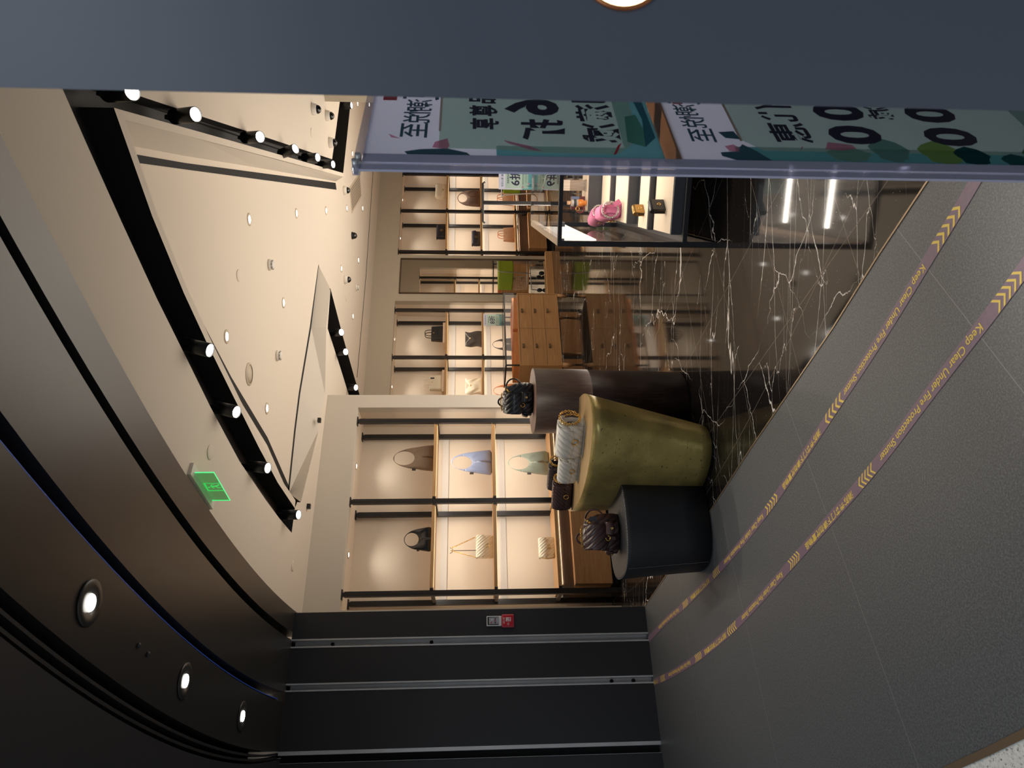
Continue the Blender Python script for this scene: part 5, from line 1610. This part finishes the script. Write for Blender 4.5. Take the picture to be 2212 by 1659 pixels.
# unseen spot without a fixture, added to brighten the posters from the shop side
lamp('spot_beam', 'SPOT', (0.62, 3.72, 3.1), 380, (1.0, 0.95, 0.9), (0.62, 1.56, 1.05), 0.05, angle=44, blend=0.9)

# ---- big acrylic stand beside the pillar, seen from behind so its print reads reversed
S0 = Vector((0.43, 1.40, 0)); sd = Vector((1.09, 1.0, 0)).normalized(); sn = Vector((sd.y, -sd.x, 0))   # sn points to the camera side
t = thing('acrylic_poster_stand', 'tall clear acrylic stand with two printed posters seen from behind, beside the near pillar', 'sign stand')
SX = Matrix(((sd.x, -sn.x, 0, S0.x), (sd.y, -sn.y, 0, S0.y), (0, 0, 1, 0), (0, 0, 0, 1)))      # local x along the board, -y towards the camera
t.matrix_world = SX
PW = 0.42
acr = thin_glass('acrylic_edge', (190, 192, 220), haze=0.7, hazecol=(206, 206, 226))
MB().box(-0.028, 0.030, -0.006, -0.003, 0.12, 1.772).box(PW + 0.030, PW + 0.09, -0.006, -0.003, 0.12, 1.772).box(0.03, PW + 0.03, -0.006, -0.003, 1.763, 1.772).build('clear_sheet', M['glass'], t)
MB().box(-0.030, -0.011, -0.007, -0.002, 0.10, 1.768).build('edge_strip', acr, t)
MB().box(-0.002, 0.029, -0.007, -0.002, 0.10, 1.764).build('edge_strip', acr, t)
MB().box(PW + 0.035, PW + 0.085, -0.012, 0.010, 0.10, 1.768).build('edge_strip', acr, t)
MB().box(-0.03, PW + 0.09, -0.20, 0.20, 0.0, 0.02).build('foot_plate', thin_glass('acrylic_base', (225, 228, 236), haze=0.3), t)
MB().box(-0.03, PW + 0.09, -0.012, 0.012, 0.02, 0.12).build('foot_rib', acr, t)
MB().box(-0.030, PW + 0.06, -0.009, 0.007, 1.766, 1.780).build('top_edge', thin_glass('acrylic_top', (232, 232, 238), haze=0.25), t)
for x, z in ((-0.01, 1.776), (0.012, 1.772)):
    MB().tube([(x, -0.016, z), (x, 0.014, z)], 0.006, 12).build('screw', M['steel'], t)
MB().box(0.028, PW + 0.06, -0.007, 0.004, 1.124, 1.156).build('middle_bracket', thin_glass('acrylic_bracket', (205, 180, 160), haze=0.55, hazecol=(150, 130, 112)), t)


def poster(z0, z1, name_label):
    b = MB().box(0.030, 0.030 + PW, -0.0025, 0.0, z0, z1).build('poster', M['lilac'], t)
    if name_label: b['label'] = name_label
    return b


def PP(s, z, lay=0.0): return Vector((s, -0.003 - lay, z))


def shp(parent, name, pts, mt, lay): return flat_shape(pts, parent, name, mt, lambda p: PP(p[0], p[1], lay))


def rtext(parent, body, size, s, z, mt, of=0.012, name='lettering', sq=1.0):
    """lettering facing away from the camera: it reads reversed from here"""
    v_, f_ = text_mesh(body, 1.0, of, 'LEFT')
    x0 = min(p.x for p in v_); x1 = max(p.x for p in v_); y0 = min(p.y for p in v_); y1 = max(p.y for p in v_)
    k = size / (y1 - y0)
    MB().add([PP(s + (x1 - p.x) * k * sq, z + (p.y - y0) * k, 0.0012) for p in v_], f_).build(name, mt, parent, flat=True)


p1 = poster(1.157, 1.765, 'poster with calligraphy and large reversed sale lettering')
E_ = 0.03 + PW
shp(p1, 'teal_border', [(0.03, 1.157), (E_, 1.157), (E_, 1.235), (0.075, 1.235), (0.075, 1.50), (0.03, 1.50)], M['tealprint'], 0.0002)
shp(p1, 'mint_panel', [(0.085, 1.222), (0.11, 1.196), (E_, 1.196), (E_, 1.617), (0.06, 1.617), (0.06, 1.50), (0.05, 1.40), (0.05, 1.25)], M['mint'], 0.0004)
shp(p1, 'tan_line', [(0.13, 1.614), (E_, 1.614), (E_, 1.619), (0.13, 1.619)], M['champagne'], 0.0006)
shp(p1, 'mountain', [(0.03, 1.675), (0.045, 1.685), (0.055, 1.655), (0.06, 1.60), (0.045, 1.56), (0.03, 1.55)], M['inkteal'], 0.0007)
shp(p1, 'temple', [(0.062, 1.63), (0.085, 1.625), (0.10, 1.60), (0.07, 1.595), (0.058, 1.60)], M['pinkprint'], 0.0008)
shp(p1, 'petal', [(0.085, 1.475), (0.098, 1.485), (0.075, 1.43), (0.055, 1.405), (0.06, 1.43)], M['pinkprint'], 0.0008)
shp(p1, 'petal', [(0.10, 1.715), (0.115, 1.722), (0.095, 1.695)], M['pinkprint'], 0.0008)
shp(p1, 'red_ribbon', [(0.085, 1.247), (0.095, 1.238), (0.05, 1.255), (0.045, 1.262)], M['red'], 0.0009)
shp(p1, 'leaf', [(0.10, 1.225), (0.21, 1.215), (0.22, 1.19), (0.14, 1.18), (0.08, 1.19)], paper('leaf_print', (124, 186, 166)), 0.0007)
shp(p1, 'wave', [(0.08, 1.19), (0.2, 1.178), (E_, 1.20), (E_, 1.17), (0.12, 1.162)], paper('wave_print', (86, 138, 152)), 0.0008)
shp(p1, 'red_seal', [(0.262, 1.715), (0.292, 1.715), (0.292, 1.745), (0.262, 1.745)], M['red'], 0.0008)
for body, s, z, sz in (('至', 0.100, 1.642, 0.056), ('悦', 0.160, 1.638, 0.058), ('潮', 0.215, 1.636, 0.056), ('夏', 0.265, 1.622, 0.080)):
    rtext(p1, body, sz, s, z, M['inkteal'], 0.012)
for body, s, z, sz in (('享', 0.140, 1.492, 0.062), ('尊', 0.198, 1.494, 0.062), ('品', 0.256, 1.496, 0.060), ('新', 0.314, 1.496, 0.062)):
    rtext(p1, body, sz, s, z, M['ink'], 0.03, sq=0.82)
rtext(p1, '折', 0.093, 0.098, 1.352, M['ink'], 0.03)
rtext(p1, '6', 0.122, 0.205, 1.357, M['ink'], 0.04)
for body, s, z, sz in (('减', 0.095, 1.236, 0.082), ('满', 0.183, 1.242, 0.080), ('同', 0.270, 1.248, 0.078)):
    rtext(p1, body, sz, s, z, M['ink'], 0.03)
p2 = poster(0.20, 1.124, 'lower poster with reversed figures and lotus painting')
shp(p2, 'teal_border', [(0.03, 0.20), (E_, 0.20), (E_, 0.30), (0.09, 0.30), (0.09, 1.0), (0.03, 1.0)], paper('deep_teal_print', (106, 172, 170)), 0.0002)
shp(p2, 'mint_panel', [(0.075, 0.26), (E_, 0.26), (E_, 0.975), (0.115, 0.975), (0.075, 0.94)], paper('mint_print_pale', (204, 224, 212)), 0.0004)
shp(p2, 'tan_line', [(0.115, 0.975), (E_, 0.975), (E_, 0.981), (0.112, 0.981)], M['champagne'], 0.0006)
shp(p2, 'mountain', [(0.03, 1.0), (0.05, 1.035), (0.065, 1.035), (0.07, 1.0), (0.10, 0.98), (0.07, 0.955), (0.045, 0.94), (0.03, 0.93)], M['inkteal'], 0.0007)
shp(p2, 'mountain', [(0.125, 1.01), (0.15, 1.02), (0.155, 0.985), (0.12, 0.978)], M['inkteal'], 0.0007)
shp(p2, 'temple', [(0.07, 1.015), (0.09, 1.02), (0.098, 1.0), (0.085, 0.99), (0.068, 0.995)], M['pinkprint'], 0.0008)
shp(p2, 'red_seal', [(0.275, 1.072), (0.300, 1.072), (0.300, 1.095), (0.275, 1.095)], M['red'], 0.0008)
for body, s, z, sz in (('至', 0.105, 1.032, 0.054), ('悦', 0.165, 1.038, 0.056), ('潮', 0.222, 1.045, 0.054), ('夏', 0.272, 1.030, 0.075)):
    rtext(p2, body, sz, s, z, M['inkteal'], 0.012)
rtext(p2, '惠', 0.088, 0.110, 0.818, M['ink'], 0.02); rtext(p2, '优', 0.088, 0.202, 0.820, M['ink'], 0.02)
for s in (0.108, 0.212, 0.316): rtext(p2, '0', 0.118, s, 0.658, M['ink'], 0.04, sq=1.05)
rtext(p2, '减', 0.062, 0.222, 0.590, M['ink'], 0.02); rtext(p2, '满', 0.062, 0.300, 0.590, M['ink'], 0.02)
for s in (0.108, 0.212, 0.316): rtext(p2, '0', 0.118, s, 0.442, M['ink'], 0.04, sq=1.05)
for k, (s, z, w_, h_, c_) in enumerate(((0.065, 0.76, 0.03, 0.10, (150, 190, 170)), (0.085, 0.665, 0.05, 0.09, (132, 176, 166)), (0.078, 0.555, 0.05, 0.10, (158, 190, 110)), (0.068, 0.49, 0.04, 0.08, (40, 92, 96)), (0.05, 0.40, 0.03, 0.07, (60, 110, 112)), (0.07, 0.33, 0.05, 0.09, (98, 150, 110)))):
    shp(p2, 'lotus_leaf', [(s + w_ * math.cos(i * PI / 8) * (1 - 0.12 * (i % 2)), z + h_ / 2 * math.sin(i * PI / 8) * (1 - 0.1 * (i % 3))) for i in range(16)], paper('lotus_%d' % k, c_), 0.0007 + 0.00008 * k)
shp(p2, 'petal', [(0.085, 0.805), (0.115, 0.79), (0.105, 0.74), (0.09, 0.735), (0.08, 0.77)], M['pinkprint'], 0.0011)
shp(p2, 'red_ribbon', [(0.09, 0.855), (0.098, 0.848), (0.075, 0.862)], M['red'], 0.0011)

# ================================================================== T STAND BEHIND THE COUNTER
pt = ray(1100, 438); d_ = 7.6 / pt.y
t = thing('bag_stand', 'black T shaped bag stand behind the glass counter', 'display stand', (pt.x * d_, 7.6, 0), R(-4))
MB().box(-0.016, 0.016, -0.016, 0.016, 0.012, 1.43).build('post', M['blackmetal'], t)
MB().box(-0.024, -0.018, -0.006, 0.006, 0.012, 1.42).build('polished_rod', M['silver'], t)
MB().tube([(-0.215, 0.012, 1.412), (-0.20, 0.0, 1.43), (0.20, 0.0, 1.43), (0.215, 0.012, 1.412)], 0.012, 10).build('arm', M['blackmetal'], t)
MB().box(-0.17, 0.17, -0.13, 0.13, 0.0, 0.012).build('base', M['blackmetal'], t)

# ================================================================== SHOPPING TROLLEY SEEN IN THE MIRROR
t = thing('shopping_trolley', 'shopping trolley with lime bag, seen reflected in the tall mirror', 'trolley', (3.75, 12.7, 0), R(200))
fr = MB()
for x in (-0.19, 0.19):
    fr.tube([(x, 0.30, 0.10), (x, 0.28, 0.24), (x * 1.05, -0.24, 0.30), (x * 1.1, -0.30, 0.95), (x * 1.1, -0.36, 1.0)], 0.011, 8)
fr.tube([(-0.21, -0.36, 1.0), (0.21, -0.36, 1.0)], 0.013, 8)
fr.build('frame', M['steel'], t)
wr = MB()
for i in range(9):
    x = -0.19 + 0.38 * i / 8
    wr.tube([(x, 0.30, 0.62), (x, 0.26, 0.34), (x, -0.22, 0.36)], 0.003, 5)
for z in (0.36, 0.43, 0.5, 0.57, 0.62): wr.tube([(-0.2, 0.28, z), (0.2, 0.28, z)], 0.003, 5)
wr.build('wire_basket', M['steel'], t)
bevel(MB().box(-0.20, 0.20, -0.28, 0.30, 0.66, 0.98).build('lime_bag', M['lime'], t), 0.02)
for cx in (-0.07, 0.07):
    mbk = MB(); mbk.torus((cx, 0.302, 0.86), (0, 1, 0), 0.045, 0.004, 24, 6); mbk.sphere((cx, 0.300, 0.868), 0.012, 6); mbk.box(cx - 0.02, cx + 0.02, 0.298, 0.304, 0.838, 0.856)
    mbk.build('round_emblem', M['blackplastic'], t)
for x in (-0.19, 0.19):
    for y in (-0.24, 0.30):
        Xw = Matrix.Translation((x, y, 0.06)) @ Matrix.Rotation(R(90), 4, 'Y')
        MB().lathe([(0.0001, -0.014), (0.05, -0.014), (0.06, -0.008), (0.06, 0.008), (0.05, 0.014), (0.0001, 0.014)], 20, Xw).build('wheel', M['blackplastic'], t)
